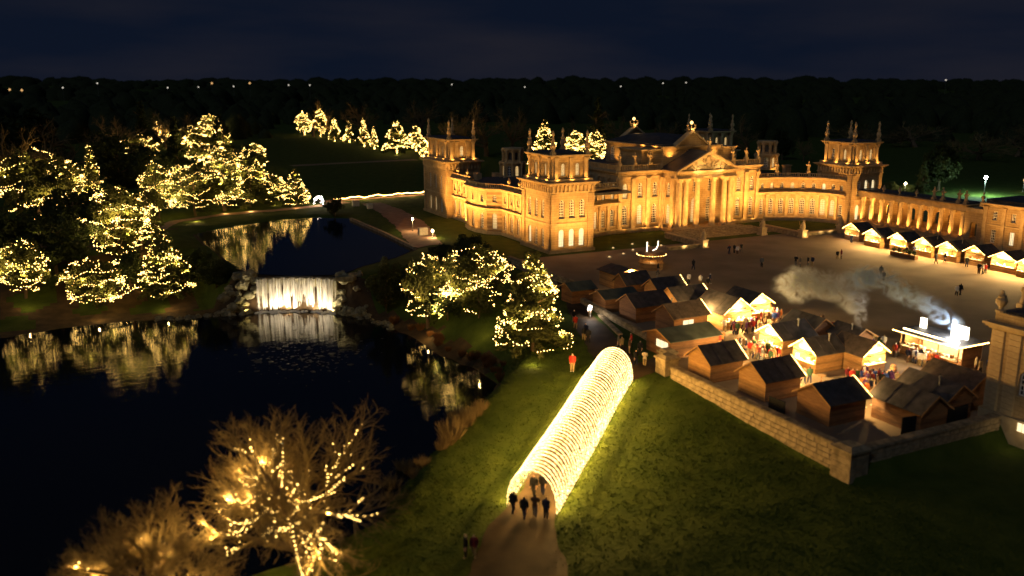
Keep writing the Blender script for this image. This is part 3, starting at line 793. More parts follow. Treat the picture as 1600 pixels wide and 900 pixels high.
# portico
PO = MB()
PD = MB(); PD.box(PL-.6, PR_+.6, PY-1.3, MY-.2, -.5, .9, 0); PD.build('podium', [STONE], PAL)
PO.box(PL-.3, PR_+.3, PY-.5, 11.5, 10.95, 12.45, 1)
z0 = 12.4; ap = 16.2; xm = (PL+PR_)/2; e = .75
PO.v += [(PL-e, PY-1.35, z0), (PR_+e, PY-1.35, z0), (xm, PY-1.35, ap), (PL-e, 13.6, z0), (PR_+e, 13.6, z0), (xm, 13.6, ap)]
k = len(PO.v)-6
for q, mm in (((k, k+3, k+5, k+2), 2), ((k+1, k+2, k+5, k+4), 2), ((k+4, k+5, k+3), 0)): PO.f.append(q); PO.m.append(mm)
PO.poly([(PL-.2, PY-.85, z0), (PR_+.2, PY-.85, z0), (xm, PY-.85, ap-.35)], 1)
for s in (-1, 1):                                          # raking cornice
    a = Vector((xm+s*(xm-PL+e), 0, z0)); b = Vector((xm, 0, ap)); dv = (b-a)
    for kk, (t0, t1, yo) in enumerate(((.0, .30, 1.42), (.30, .55, 1.2))):
        pts = [(a.x, a.z-t0), (b.x, b.z-t0), (b.x, b.z-t1), (a.x, a.z-t1)] if kk else [(a.x, a.z+.06), (b.x, b.z+.06), (b.x, b.z-t1), (a.x, a.z-t1)]
        f_ = [(x, PY-yo, z) for x, z in pts]; g_ = [(x, PY-.8, z) for x, z in pts]
        PO.poly(f_, 1); PO.poly(g_[::-1], 1)
        for i in range(4): PO.quad(f_[i], g_[i], g_[(i+1) % 4], f_[(i+1) % 4], 1)
r = random.Random(9)                                       # carved arms in the tympanum
for i in range(95):
    x = r.uniform(PL+1.4, PR_-1.4); top = (ap-.8-z0)*(1-abs(x-xm)/(xm-PL)); z = z0+.25+r.random()*max(.05, top-.45)
    if z > z0+top-.15: continue
    s = r.uniform(.12, .3); PO.prism([(x-s, PY-1.08), (x+s*.8, PY-1.1), (x+s, PY-.8), (x-s, PY-.8)], z-s*.8, z+s*.8, 1, .6)
po = PO.build('portico', [STONE, TRIM, LEAD], PAL)
CM = column_mesh(10.05, .62)
for x in (PL+.7, PL+2.35, PL+5.2, PR_-5.2, PR_-2.35, PR_-.7): link('column', CM, po, (x, PY-.15, .9))
link('statue', STAT, po, (xm, PY-.8, ap-.1), 0, (1.1, 1.1, 1.1))

# hall clerestory with its own broken pediment and gilt balls
HA = MB(); hx0, hx1, hy0, hy1 = 33.4, 47.4, 13.5, 35.0
hops = [(L_-.9, L_+.9, 12.9, 15.9, True) for L_ in (2.6, 6.6, 10.6, 14.6, 18.6)]
wall(HA, (hx0, hy1), (hx0, hy0), 12.3, 16.8, hops); wall(HA, (hx1, hy0), (hx1, hy1), 12.3, 16.8); wall(HA, (hx1, hy1), (hx0, hy1), 12.3, 16.8)
fops = [(5.6, 8.4, 13.0, 16.4, True)]; wall(HA, (hx0, hy0), (hx1, hy0), 12.3, 16.8, fops)
cornice(HA, hx0, hx1, hy0, hy1, 16.3, .6, .6)
for x0, x1 in ((28.6, 33.4), (47.4, 52.2)):
    HA.box(x0, x1, hy0+.6, 22, 12.3, 16.2, 0); cornice(HA, x0, x1, hy0+.6, 22, 15.9, .5, .5)
HA.box(hx0+.2, hx1-.2, hy0+.2, hy1-.2, 16.85, 17.2, 2)
HA.prism([(hx0+.6, hy0+2), (hx1-.6, hy0+2), (hx1-.6, hy1-.8), (hx0+.6, hy1-.8)], 17.2, 18.6, 2, .55)
for y in (hy0-.35, hy1-1.2):
    for x0, x1, za, zb in ((36.0, 44.8, 16.95, 20.0),):
        HA.poly([(x0+.4, y+.15, za), (x1-.4, y+.15, za), ((x0+x1)/2, y+.15, zb-.35)], 0); HA.poly([(x1-.4, y+1.2, za), (x0+.4, y+1.2, za), ((x0+x1)/2, y+1.2, zb-.35)], 0)
        for s in (-1, 1):
            a = ((x0+x1)/2+s*(x1-x0)/2, za); b = ((x0+x1)/2, zb)
            pts = [(a[0], a[1]), (b[0], b[1]), (b[0], b[1]-.4), (a[0], a[1]-.4)]
            f_ = [(x, y-.3, z) for x, z in pts]; g_ = [(x, y+1.35, z) for x, z in pts]
            HA.poly(f_, 1); HA.poly(g_[::-1], 1)
            for i in range(4): HA.quad(f_[i], g_[i], g_[(i+1) % 4], f_[(i+1) % 4], 1)
ho = HA.build('hall_clerestory', [STONE, TRIM, LEAD], PAL)
windows(ho, (hx0, hy1), (hx0, hy0), hops, [0]*5); windows(ho, (hx0, hy0), (hx1, hy0), fops, [0])
BALL = emit('glowing_gilt_ball', (1, .55, .16), 2.2)  # emission stands in for floodlight falling on the gilt
for y in (hy0-.2, hy1-.8):
    mb = MB(); mb.box(-.45, .45, -.4, .4, -.3, .5)
    for s in (-1, 1): mb.tube([(s*.4, 0, .1), (s*.9, 0, .55), (s*1.1, 0, 1.0), (s*.7, 0, 1.25)], [.25, .28, .2, .12])
    mb.lathe([(.22, .5), (.12, .8), (.12, 1.3)], seg=8)
    f_ = mb.build('ball_finial', TRIM, po); f_.location = (40.4, y+.4, 19.9)
    f_.parent = ho
    mb = MB(); mb.lathe([(.03, 0), (.22, .08), (.32, .28), (.33, .4), (.26, .58), (.12, .7), (.02, .74)], seg=10); g = mb.build('glowing_ball', BALL, f_, True); g.location = (0, 0, 1.25)
    point((40.4, y-.6, 20.4), 45, (1, .6, .22), .1)

# roof lanterns
def turret(x, y, z):
    T = MB(); s = 2.5
    for lvl, (h0, h1, sc_) in enumerate(((0, 3.4, 1.0), (3.4, 6.2, .8))):
        pts = [(x+s*sc_*math.cos(R(22.5+45*i)), y+s*sc_*math.sin(R(22.5+45*i))) for i in range(8)]
        for i in range(8):
            a, b = pts[(i+1) % 8], pts[i]; L = math.hypot(a[0]-b[0], a[1]-b[1])
            op = [(L/2-.42, L/2+.42, z+h0+.6, z+h1-.6, True)]
            wall(T, b, a, z+h0, z+h1, op); 
            d = (a[0]-b[0], a[1]-b[1]); pilaster(T, b, d, .4, z+h0, z+h1, .2)
        r_ = [(x+(s*sc_+.35)*math.cos(R(22.5+45*i)), y+(s*sc_+.35)*math.sin(R(22.5+45*i))) for i in range(8)]
        T.prism(r_, z+h1-.15, z+h1+.22, 1)
        T.prism([(x+(s*sc_-.5)*math.cos(R(22.5+45*i)), y+(s*sc_-.5)*math.sin(R(22.5+45*i))) for i in range(8)], z+h0, z+h1, 2)
    o = T.build('roof_lantern', [STONE, TRIM, LEAD], PAL)
    pts = [(x+s*math.cos(R(22.5+45*i)), y+s*math.sin(R(22.5+45*i))) for i in range(8)]
    for i in (2, 3, 4, 5):
        b, a = pts[i], pts[(i+1) % 8]; L = math.hypot(a[0]-b[0], a[1]-b[1])
        windows(o, b, a, [(L/2-.42, L/2+.42, z+.6, z+2.8, True)], [1 if i in (3, 5) else 0])
turret(10.1, 35.0, 9.6); turret(68.0, 21.5, 10.2)
RB = MB(); RB.box(24, 72, 13.4, 47, 8.4, 9.0, 0)
for x, y in ((14, 30), (17, 22), (62, 28), (66, 34), (70, 17), (56, 30)): RB.box(x-.8, x+.8, y-.5, y+.5, 8.9, 11.2, 1); RB.box(x-.95, x+.95, y-.65, y+.65, 11.2, 11.45, 1)
RB.build('roof', [LEAD, STONE], PAL)

# colonnade on the far side of the court
CO = MB(); cx0 = 75.0
wall(CO, (78.4, 2), (78.4, -25), -.5, 7.2, [(3.0+3*i, 4.2+3*i, 2.2, 4.6, True) for i in range(8)])
CO.box(74.2, 79, -25.5, 1.0, -.5, .95, 0)
CO.box(74.4, 79.2, -25.5, .5, 6.15, 6.9, 1); cornice(CO, 74.5, 79.2, -25.5, .5, 6.9, .45, .5); CO.box(74.7, 79.2, -25.4, .4, 7.3, 7.6, 2)
pav = [(1.2, 2.6, 1.0, 4.4, True)]
wall(CO, (74.6, -25.4), (74.6, -29.2), -.5, 6.2, pav); CO.box(74.4, 79.2, -29.4, -25.5, 6.15, 6.9, 1)
for i in range(11): CO.box(74.0, 74.25, -23.6+i*2.3-.5, -23.6+i*2.3+.5, -.3, .55, 1)
coo = CO.build('colonnade', [STONE, TRIM, LEAD], PAL)
CM2 = column_mesh(5.2, .42)
for i in range(11): link('column', CM2, coo, (75.0, -.9-i*2.38, .95))
for y in (-2, -6, -10, -14): link('urn', URN, coo, (74.9, y, 7.5))
for y in (-18, -20, -23.5, -25, -28.5): link('statue', STAT, coo, (74.9, y, 7.4), 1.57)

# kitchen court range
K = MB(); ops = []
for i in range(9):
    c = 2.4+i*3.6; ops += [(c-.5, c+.5, 1.2, 3.6, False), (c-.45, c+.45, 5.3, 6.9, False)]
wall(K, (74, -29.4), (74, -64), -.5, 8.3, ops); wall(K, (74.2, -29.38), (78, -29.38), -.5, 8.3)
for i in range(10): pilaster(K, (74, -30.0-i*3.6), (0, -1), .7, .4, 7.7, .22)
K.box(73.6, 82, -64, -29.3, -.5, .45, 1); K.box(73.85, 82, -64, -29.38, 4.3, 4.55, 1); cornice(K, 74.1, 84, -64, -29.5, 7.7, .6, .6); K.box(74.3, 84, -64, -29.6, 8.3, 9.0, 2)
ko = K.build('kitchen_range', [STONE, TRIM, LEAD], PAL)
windows(ko, (74, -29.4), (74, -64), ops, [2 if i in (2,) else wr.choice((0, 0, 0, 1)) for i in range(len(ops))])

# floodlights
FC = (1, .485, .115)
def frow(a, b, nrm, n_, off, power, up=5.0, z=.35):
    for i in range(n_):
        t = (i+.5)/n_; px_, py_ = a[0]+(b[0]-a[0])*t, a[1]+(b[1]-a[1])*t
        k = wr.uniform(.7, 1.35)
        flood((px_+nrm[0]*off, py_+nrm[1]*off, z), (px_, py_, z+up), power*k*.15, FC)               # grazing fitting at the wall foot
        if off > 1.5: flood((px_+nrm[0]*off*3.4, py_+nrm[1]*off*3.4, z), (px_, py_, z+9.6), power*k*1.2, FC, .4, 82)   # thrower on the grass
frow((0, 0), (8.8, 0), (0, -1), 3, 1.9, 260); frow((0, 10.6), (0, 0), (-1, 0), 3, 1.9, 260)
frow((ex, 47), (ex, 36.5), (-1, 0), 4, 2.0, 320); frow((-1.6, 35), (-1.6, 23), (-1, 0), 4, 1.6, 300); frow((ex, 22), (ex, 10.6), (-1, 0), 4, 2.0, 320)
frow((0, 61), (0, 47), (-1, 0), 3, 2.2, 380, z=-.4); frow((0, 47), (1, 47), (0, -1), 1, 2.5, 120)
frow((ML, MY), (PL, MY), (0, -1), 4, 1.6, 190); frow((PR_, MY), (MR, MY), (0, -1), 4, 1.6, 250)
frow((PL, MY), (PL, PY), (-1, 0), 2, 1.6, 110)
for i, x in enumerate((PL+1.5, PL+3.8, 40.4, PR_-3.8, PR_-1.5)):
    flood((x, PY+1.2, 1.2), (x, PY+2.4, 9), 60, FC); flood((x, PY-2.0, .95), (x, PY-.3, 9), 120, FC); flood((x, PY-6.2, .7), (x, PY-.5, 10.5), 300, FC, .4, 70)
for i in range(len(qpts)-1):
    for pts, pw in ((qpts, 150), (qlp, 80)):
        a, b = Vector(pts[i]), Vector(pts[i+1]); d = (b-a).normalized(); nn = Vector((d.y, -d.x)); c = (a+b)/2+nn*1.7
        flood((c.x, c.y, .5), (c.x-nn.x*1.7, c.y-nn.y*1.7, 5.5), pw*.36*wr.uniform(.6, 1.5), FC)
        flood((c.x+nn.x*3.6, c.y+nn.y*3.6, .4), (c.x-nn.x*1.7, c.y-nn.y*1.7, 8.4), pw*.85, FC, .4, 85)
frow((72, 0), (80.8, 0), (0, -1), 3, 2.0, 210); frow((72, 2), (72, 0), (-1, 0), 1, 1.5, 120)
frow((75.9, .5), (75.9, -25), (-1, 0), 11, .0, 420, 3, 1.15)
for i in range(11): flood((73.7, -.9-i*2.38, .98), (74.95, -.9-i*2.38, 4.6), 75, FC, .3, 90)
frow((74, -30), (74, -62), (-1, 0), 8, 2.2, 130, 5)
for x0, x1, y0, y1, z in ((0, 8.8, 0, 10.6, 12.75), (0, 7.8, 47, 61, 12.75), (72, 80.8, 0, 9.6, 12.75)):   # lantern stages are lit from the cornice
    for i in range(3):
        t = (i+.5)/3; flood((x0+(x1-x0)*t, y0-.35, z), (x0+(x1-x0)*t, y0+.75, z+2.6), 34, FC); flood((x0-.35, y0+(y1-y0)*t, z), (x0+.75, y0+(y1-y0)*t, z+2.6), 34, FC)
for x in (35, 38, 42.5, 46): flood((x, 12.6, 14.6), (x, 13.6, 17), 60, FC)
for y in (15.5, 20, 25, 30): flood((31.9, y, 12.75 if y > 22.5 else 16.6), (33.4, y, 16.5 if y > 22.5 else 19), 70, FC)
flood((37, PY-2.6, 11.6), (38.6, PY-.9, 13.8), 70, (1, .66, .25)); flood((43.5, PY-2.6, 11.6), (42.2, PY-.9, 13.8), 70, (1, .66, .25))
flood((10.1, 31.3, 8.9), (10.1, 33, 13), 60, FC); flood((68, 18.4, 9.4), (68, 19.5, 13), 60, FC)

# forecourt steps, pedestals and low walls
ST = thing('entrance_steps', (0, 0, 0), 'broad flight of stone steps rising to the palace portico', 'steps')
for i in range(6):
    mb = MB(); mb.box(PL-3.2-i*.5, PR_+3.2+i*.5, PY-2.2-(i+1)*.9, PY-2.2-i*.9+.002*i, -.3, .9-.15*i-.148 if i else .75); mb.build('step', OLDSTONE, ST)
mb = MB(); mb.box(PL-1.6, PR_+1.6, PY-2.2, PY-1.32, -.3, .885); mb.build('landing', OLDSTONE, ST)
def lowwall(x0, x1, y0, y1, h, label):
    mb = MB(); mb.box(x0, x1, y0, y1, -.2, h-.16, 0); mb.box(x0-.1, x1+.1, y0-.1, y1+.1, h-.16, h, 1); 
    tag(mb.build('low_wall', [OLDSTONE, TRIM]), label, 'wall')
lowwall(20.5, 28.3, -7.0, -6.5, .75, 'low stone kerb wall between the round kiosk and the entrance steps')
lowwall(28.0, 28.6, -6.2, 4.5, 1.1, 'stone flank wall running beside the entrance steps nearest the kiosk')
lowwall(52.2, 52.8, -6.2, 4.5, 1.1, 'stone flank wall running beside the entrance steps on the tower side')
lowwall(53.4, 62.5, -6.2, -5.7, .7, 'low lit kerb wall below the curved quadrant facing the court')
def trophy(x, y, label):
    t = thing('pedestal_statue', (x, y, 0), label, 'statue')
    mb = MB(); mb.box(-.75, .75, -.75, .75, -.1, .35); mb.box(-.6, .6, -.6, .6, .35, 1.35); mb.box(-.72, .72, -.72, .72, 1.35, 1.55); mb.build('pedestal', TRIM, t)
    mb = MB(); mb.lathe([(.5, 1.55), (.42, 1.8), (.30, 2.2), (.42, 2.6), (.36, 2.85), (.14, 3.0), (.18, 3.2), (.14, 3.4), (.03, 3.5)], seg=9)
    for s in (-1, 1): mb.tube([(s*.3, 0, 2.6), (s*.62, .1, 2.2), (s*.72, .1, 1.8)], [.14, .12, .1]); mb.tube([(s*.2, .2, 1.7), (s*.6, .3, 2.6), (s*.8, .35, 3.3)], [.06, .05, .03])
    mb.build('figure', TRIM, t)
trophy(28.3, -7.0, 'armed stone figure on a pedestal at the kiosk end of the steps'); trophy(52.5, -7.0, 'armed stone figure on a pedestal at the tower end of the steps')
trophy(47.5, -1.2, 'stone trophy on a pedestal half way up the steps beside the portico'); trophy(63.5, -6.0, 'stone figure on a pedestal closing the low lit wall under the quadrant')
for x, y in ((28.3, -8.2), (52.5, -8.2), (24, -7.6), (58, -7.0), (60.5, -7.0)): flood((x, y, .25), (x, y+1.2, 1.8), 14, (1, .7, .32), .2)

# ---------------------------------------------------------------- vegetation
def seg_mesh(name, P0, P1, R0, R1, mats, midx=None, sides=4):
    P0, P1, R0, R1 = map(np.asarray, (P0, P1, R0, R1))
    d = P1-P0; L = np.linalg.norm(d, axis=1, keepdims=True); d = d/np.maximum(L, 1e-6)
    ref = np.where(np.abs(d[:, 2:3]) > .9, np.array([[1., 0, 0]]), np.array([[0, 0, 1.]]))
    u = np.cross(d, ref); u /= np.linalg.norm(u, axis=1, keepdims=True); w = np.cross(d, u)
    K = len(P0); vs = np.zeros((K, 2, sides, 3))
    for s in range(sides):
        a = 2*math.pi*s/sides; o = u*math.cos(a)+w*math.sin(a)
        vs[:, 0, s] = P0+o*R0[:, None]; vs[:, 1, s] = P1+o*R1[:, None]
    base = (np.arange(K)*2*sides)[:, None]; fs = []
    for s in range(sides):
        t = (s+1) % sides
        fs.append(np.concatenate([base+s, base+t, base+sides+t, base+sides+s], 1))
    f = np.stack(fs, 1).reshape(-1, 4)
    mi = None if midx is None else np.repeat(np.asarray(midx), sides)
    return npmesh(name, vs.reshape(-1, 3), f, mats, mi)

def grow_tree(seed, levels=5, spread=.62, lean=.0, trunk=.24, kids=(5, 5, 4, 4, 3), up=.25, h=1.0, ratio=.62, droop=0.0, rad=.026):
    """branching skeleton of a bare tree of unit height: list of (p0, p1, r0, r1, level) and limb paths"""
    r = random.Random(seed); segs = []; paths = []
    def branch(p, d, L, rr, lv, path):
        n_ = 4 if lv < 2 else (3 if lv < 4 else 2); pts = [p]; path = list(path)+[tuple(p)]
        for i in range(n_):
            d = (d + Vector((r.gauss(0, .10+.04*lv), r.gauss(0, .10+.04*lv), r.gauss(0, .07) + up*.10 - droop*.06*lv))).normalized()
            q = p+d*(L/n_); r1 = rr*(1-.42*(i+1)/n_); r0 = rr*(1-.42*i/n_)
            segs.append((tuple(p), tuple(q), r0, r1, lv)); p = q; pts.append(p); path.append(tuple(p))
        if lv <= 3: paths.append((lv, path))
        if lv >= levels: return
        nk = kids[min(lv, len(kids)-1)]
        for k in range(nk):
            f = 1.0 if k == 0 else r.uniform(.38, .98) if lv else r.uniform(.5, 1.0)
            i = min(int(f*n_), n_-1); a = f*n_-i; pos = pts[i].lerp(pts[i+1], a)
            side = d.cross(Vector((r.gauss(0, 1), r.gauss(0, 1), r.gauss(0, 1)))).normalized()
            sp_ = spread*r.uniform(.75, 1.3)*(0.35 if k == 0 else (1.45-.1*lv if lv < 2 else 1))
            nd = (d*math.cos(sp_)+side*math.sin(sp_)).normalized()
            branch(pos, nd, L*ratio*r.uniform(.8, 1.18)*(1.55 if lv == 0 else 1), rr*.56*(1.05 if k == 0 else .85), lv+1, path)
    branch(Vector((0, 0, 0)), Vector((lean, 0, 1)).normalized(), trunk*h, rad*h, 0, [])
    return segs, paths

def tree_meshes(seed, thick=1.0, **kw):
    segs, paths = grow_tree(seed, **kw)
    P0 = np.array([s[0] for s in segs]); P1 = np.array([s[1] for s in segs]); R0 = np.array([s[2] for s in segs]); R1 = np.array([s[3] for s in segs]); lv = np.array([s[4] for s in segs])
    zmax = P1[:, 2].max(); wmax = np.percentile(np.hypot(P1[:, 0], P1[:, 1]), 90)
    P0 /= zmax; P1 /= zmax; R0 = np.maximum(R0/zmax*thick, .0008*thick); R1 = np.maximum(R1/zmax*thick, .0006*thick)
    a = lv <= 1
    tr = seg_mesh('trunk', P0[a], P1[a], R0[a], R1[a], [BARK], None, 7)
    cr = seg_mesh('crown', P0[~a], P1[~a], R0[~a], R1[~a], [TWIG], None, 3)
    return tr, cr, [(l_, [tuple(c/zmax for c in p) for p in pth]) for l_, pth in paths], wmax/zmax

BARE = [tree_meshes(s, 1.0, levels=5, spread=.66, up=.3, trunk=.2, kids=(6, 5, 4, 4, 3)) for s in (3, 12, 31)]
BARELOW = [tree_meshes(s, 1.6, levels=4, spread=.72, up=.25, trunk=.22, kids=(6, 5, 5, 5)) for s in (5, 17)]

def leaves(centres, size, seed, jitter):
    r = np.random.default_rng(seed); N = len(centres)
    c = centres + r.normal(0, jitter, (N, 3))
    a = r.normal(0, 1, (N, 3)); a /= np.linalg.norm(a, axis=1, keepdims=True)
    b = np.cross(a, r.normal(0, 1, (N, 3))); b /= np.linalg.norm(b, axis=1, keepdims=True)
    s = size*r.uniform(.6, 1.4, (N, 1))
    v = np.stack([c-a*s*1.3, c+b*s*.55, c+a*s*1.3, c-b*s*.55], 1).reshape(-1, 3)
    f = np.arange(4*N).reshape(N, 4); return v, f

def trunk_mesh(h, r0, seed=0):
    mb = MB(); r = random.Random(seed); pts = [(0, 0, -.05)]
    for i in range(1, 6): pts.append((r.gauss(0, .012), r.gauss(0, .012), h*i/5))
    mb.tube(pts, [r0*(1-.75*i/5) for i in range(6)], 7)
    for k in range(9):
        a = r.uniform(0, 6.28); z = h*r.uniform(.25, .9); L = r.uniform(.12, .26)
        mb.tube([(0, 0, z), (L*.5*math.cos(a), L*.5*math.sin(a), z+L*.2), (L*math.cos(a), L*math.sin(a), z+L*.5)], [r0*.35, r0*.22, r0*.08], 4)
    return mb.mesh('trunk', [BARK])

def round_crown(seed, m, N=5200, z0=.12, wide=.42, size=.021, clumps=70, flat=1.0):
    r = np.random.default_rng(seed); cs = []
    for k in range(clumps):
        while True:
            p = r.uniform(-1, 1, 3)
            if .35 < np.linalg.norm(p) < 1: break
        p *= r.uniform(.78, 1.06)
        cs.append((p[0]*wide, p[1]*wide, z0+(1-z0)*(.5+.46*p[2]*flat)))
    cs = np.array(cs); cl = r.integers(0, clumps, N); rad = r.uniform(.05, .115, clumps)
    d = r.normal(0, 1, (N, 3)); d /= np.linalg.norm(d, axis=1, keepdims=True)
    c = cs[cl] + d*rad[cl][:, None]*r.uniform(.5, 1, (N, 1))**.5
    v, f = leaves(c, size, seed, .01); return npmesh('crown', v, f, [m])

def cone_crown(seed, m, N=5200, wide=.33, z0=.10, size=.020, tiers=13):
    r = np.random.default_rng(seed); c = []
    for k in range(tiers*9):
        t = (k//9+r.uniform(0, .8))/tiers; R_ = wide*(1-t)**.85*r.uniform(.72, 1.12)+.015; a = r.uniform(0, 6.28); z = z0+(1-z0)*t*.99
        n_ = max(8, int(N/(tiers*9)*(1.7*(1-t)+.25)))
        s = r.uniform(.1, 1, n_)**.6; c.append(np.stack([math.cos(a)*R_*s + r.normal(0, .018, n_), math.sin(a)*R_*s+r.normal(0, .018, n_), z + .03 - .10*s*s*(1-t) + r.normal(0, .008, n_)], 1))
    c = np.concatenate(c); v, f = leaves(c, size, seed, .006); return npmesh('crown', v, f, [m])

ROUND = [round_crown(s, LEAF) for s in (1, 2, 3)]; ROUNDD = [round_crown(s, LEAFD, 3600, .08, .44, .026) for s in (4, 5, 6)]
CONE = [cone_crown(s, LEAF) for s in (7, 8)]; CONED = [cone_crown(s, LEAFD, 3800, .26) for s in (9, 10)]
TR = [trunk_mesh(.8, .03, s) for s in (1, 2, 3)]

def bulb_mesh(name, pts, rad, m):
    pts = np.asarray(pts, float); N = len(pts)
    o = np.array([(1, 0, 0), (-1, 0, 0), (0, 1, 0), (0, -1, 0), (0, 0, 1), (0, 0, -1)])*rad
    v = (pts[:, None, :]+o[None]*np.random.default_rng(N).uniform(.6, 1.25, (N, 1, 1))).reshape(-1, 3)
    t = np.array([(0, 2, 4), (2, 1, 4), (1, 3, 4), (3, 0, 4), (2, 0, 5), (1, 2, 5), (3, 1, 5), (0, 3, 5)])
    f = (t[None]+(np.arange(N)*6)[:, None, None]).reshape(-1, 3)
    return npmesh(name, v, f, [m])

def garland(kind, w, h, turns, sp_, seed, z0=.1, gaps=.12):
    """points of the light strings slung round a crown of half-width w and height h"""
    r = random.Random(seed); out = []
    def rad(tt): return w*(max(0, 1-tt)**.8*.98+.03) if kind == 'cone' else w*math.sqrt(max(0.02, 1-(2*tt-.9)**2/1.1))
    n_str = int(turns*2.5)
    for k in range(n_str):                                   # sagging runs, none of them a full ring
        t0 = (k+r.uniform(.1, .9))/n_str; a = r.uniform(0, 6.28); arc = r.uniform(1.6, 4.2)*(1-gaps); f1 = r.uniform(1.2, 2.6); ph = r.uniform(0, 6.28); dr = r.uniform(-.16, .16)/turns*2
        s = 0.0; depth_ = r.uniform(.80, 1.04)
        while s < arc:
            tt = min(max(t0 + dr*s + 1.15/turns*math.sin(s*f1+ph)*.5 + .16/turns*math.sin(s*7+ph), 0), 1)
            R_ = rad(tt)*(depth_ + .09*math.sin(s*3.1+ph)+r.gauss(0, .035)); aa = a+s+r.gauss(0, .01)
            if math.sin(s*4.1+ph*2) > -.86: out.append((R_*math.cos(aa), R_*math.sin(aa), h*(z0+(1-z0)*tt)+r.gauss(0, .07)))
            s += sp_*.58*r.uniform(.55, 1.6)/max(.5, R_)
    for k in range(int(len(out)*.10)):                       # bunches
        q = r.choice(out)
        for _ in range(4): out.append((q[0]*.97+r.gauss(0, .22), q[1]*.97+r.gauss(0, .22), q[2]+r.gauss(0, .22)))
    return out

def branch_lights(paths, h, w, sp_, seed, keep=.7, maxlv=3, j=.06):
    r = random.Random(seed); out = []
    for lv, p in paths:
        if (lv > 0 and r.random() > keep): continue
        pts = [Vector((q[0]*w, q[1]*w, q[2]*h)) for q in p][-(5 if lv else 6):]
        for a, b in zip(pts[:-1], pts[1:]):
            n_ = max(1, int((b-a).length/sp_))
            for i in range(n_):
                q = a.lerp(b, (i+r.random()*.6)/n_); out.append((q.x+r.gauss(0, j), q.y+r.gauss(0, j), q.z+r.gauss(0, j)))
    return out

def crown_fill(loc, power):                                  # upward area light added inside the crown to brighten the foliage
    d = bpy.data.lights.new('crown_fill_light', 'AREA'); d.energy = power; d.color = (1, .62, .19); d.size = .3
    o = bpy.data.objects.new('crown_fill_light', d); COL.objects.link(o); o.location = loc; o.rotation_euler = (math.pi, 0, 0)
def glow(loc, power, rad=.09): point(loc, power, (1, .62, .19), rad, None, 'string_fill_light')  # added point light standing in for the glow of the bulbs

TREES = {'round': (ROUND, 'shrubby evergreen'), 'cone': (CONE, 'conifer'), 'roundd': (ROUNDD, ''), 'coned': (CONED, '')}
tr_r = random.Random(77)
def lit_tree(kind, px, base, top, wpx, label, seed, turns=7, cat='tree', group=None, power=1.0, brad=.052, sp_=.52, name='lit_tree', hs=1.0, gaps=.12, wrap=False):
    x, y, z = at(px, base); k = mpp(x, y); h = (hat(top, x, y)-z); w = wpx*k/2
    t = thing(name, (x, y, z-.05), label, cat, group)
    if kind in ('round', 'cone'):
        wp = .42 if kind == 'round' else .33
        link('trunk', TR[seed % 3], t, (0, 0, 0), seed, (h, h, h))
        link('crown', TREES[kind][0][seed % len(TREES[kind][0])], t, (0, 0, 0), seed*1.3, (w*.93/wp, w*.93/wp, h))
        pts = garland(kind, w, h, turns, sp_, seed, .14 if kind == 'round' else .1, gaps)
    else:
        tr_, cr_, pth, ww = BARE[seed % 3] if kind == 'bare' else BARELOW[seed % 2]
        s = w/ww
        link('trunk', tr_, t, (0, 0, 0), 0, (s, s, h)); link('crown', cr_, t, (0, 0, 0), 0, (s, s, h))
        pts = branch_lights([q for q in pth if q[0] in (0, 2, 3)], h, s, sp_, seed, .22 if kind == 'bare' else .3)
        r = random.Random(seed)
        if len(pts) > 420: pts = r.sample(pts, 420)
    if wrap: pts += [(.25*math.cos(i*1.1), .25*math.sin(i*1.1)-.3, h*.2*i/26) for i in range(26)]
    o = link('light_string', bulb_mesh('light_string', pts, brad, BULB), t); o['kind'] = 'stuff'
    rr = random.Random(seed+5); cdir = Vector((CX-x, CY-y)).normalized()
    fr = sorted(pts, key=lambda q: -(q[0]*cdir.x+q[1]*cdir.y))[:int(len(pts)*.6)] or pts
    for q in rr.sample(fr, min(10, len(fr))):                # added fill lights set near a few of the bulbs
        crown_fill((x+q[0]*.86, y+q[1]*.86, z+q[2]*.85-.2), power*w*h*4.4)
    glow((x+cdir.x*w*1.1, y+cdir.y*w*1.1, z+.5), power*w*h*1.8, .1)  # added low fill that brightens the ground before the tree
    return t

def dark_tree(kind, px, base, top, wpx, label, seed, group=None, name=None, cat='tree', z=None):
    x, y, zz = at(px, base); k = mpp(x, y); h = hat(top, x, y)-zz; w = wpx*k/2
    t = thing(name or ('conifer' if 'cone' in kind else 'broadleaf_tree'), (x, y, zz-.1), label, cat, group)
    if kind in ('bare', 'barelow'):
        tr_, cr_, pth, ww = BARE[seed % 3] if kind == 'bare' else BARELOW[seed % 2]; s = w/ww
        link('trunk', tr_, t, (0, 0, 0), seed, (s, s, h)); link('crown', cr_, t, (0, 0, 0), seed, (s, s, h))
    else:
        wp = {'round': .42, 'roundd': .44, 'cone': .33, 'coned': .26}[kind]
        link('trunk', TR[seed % 3], t, (0, 0, 0), seed, (h, h, h)); cs = TREES[kind][0]
        link('crown', cs[seed % len(cs)], t, (0, 0, 0), seed*1.7, (w/wp, w/wp, h))
    return t

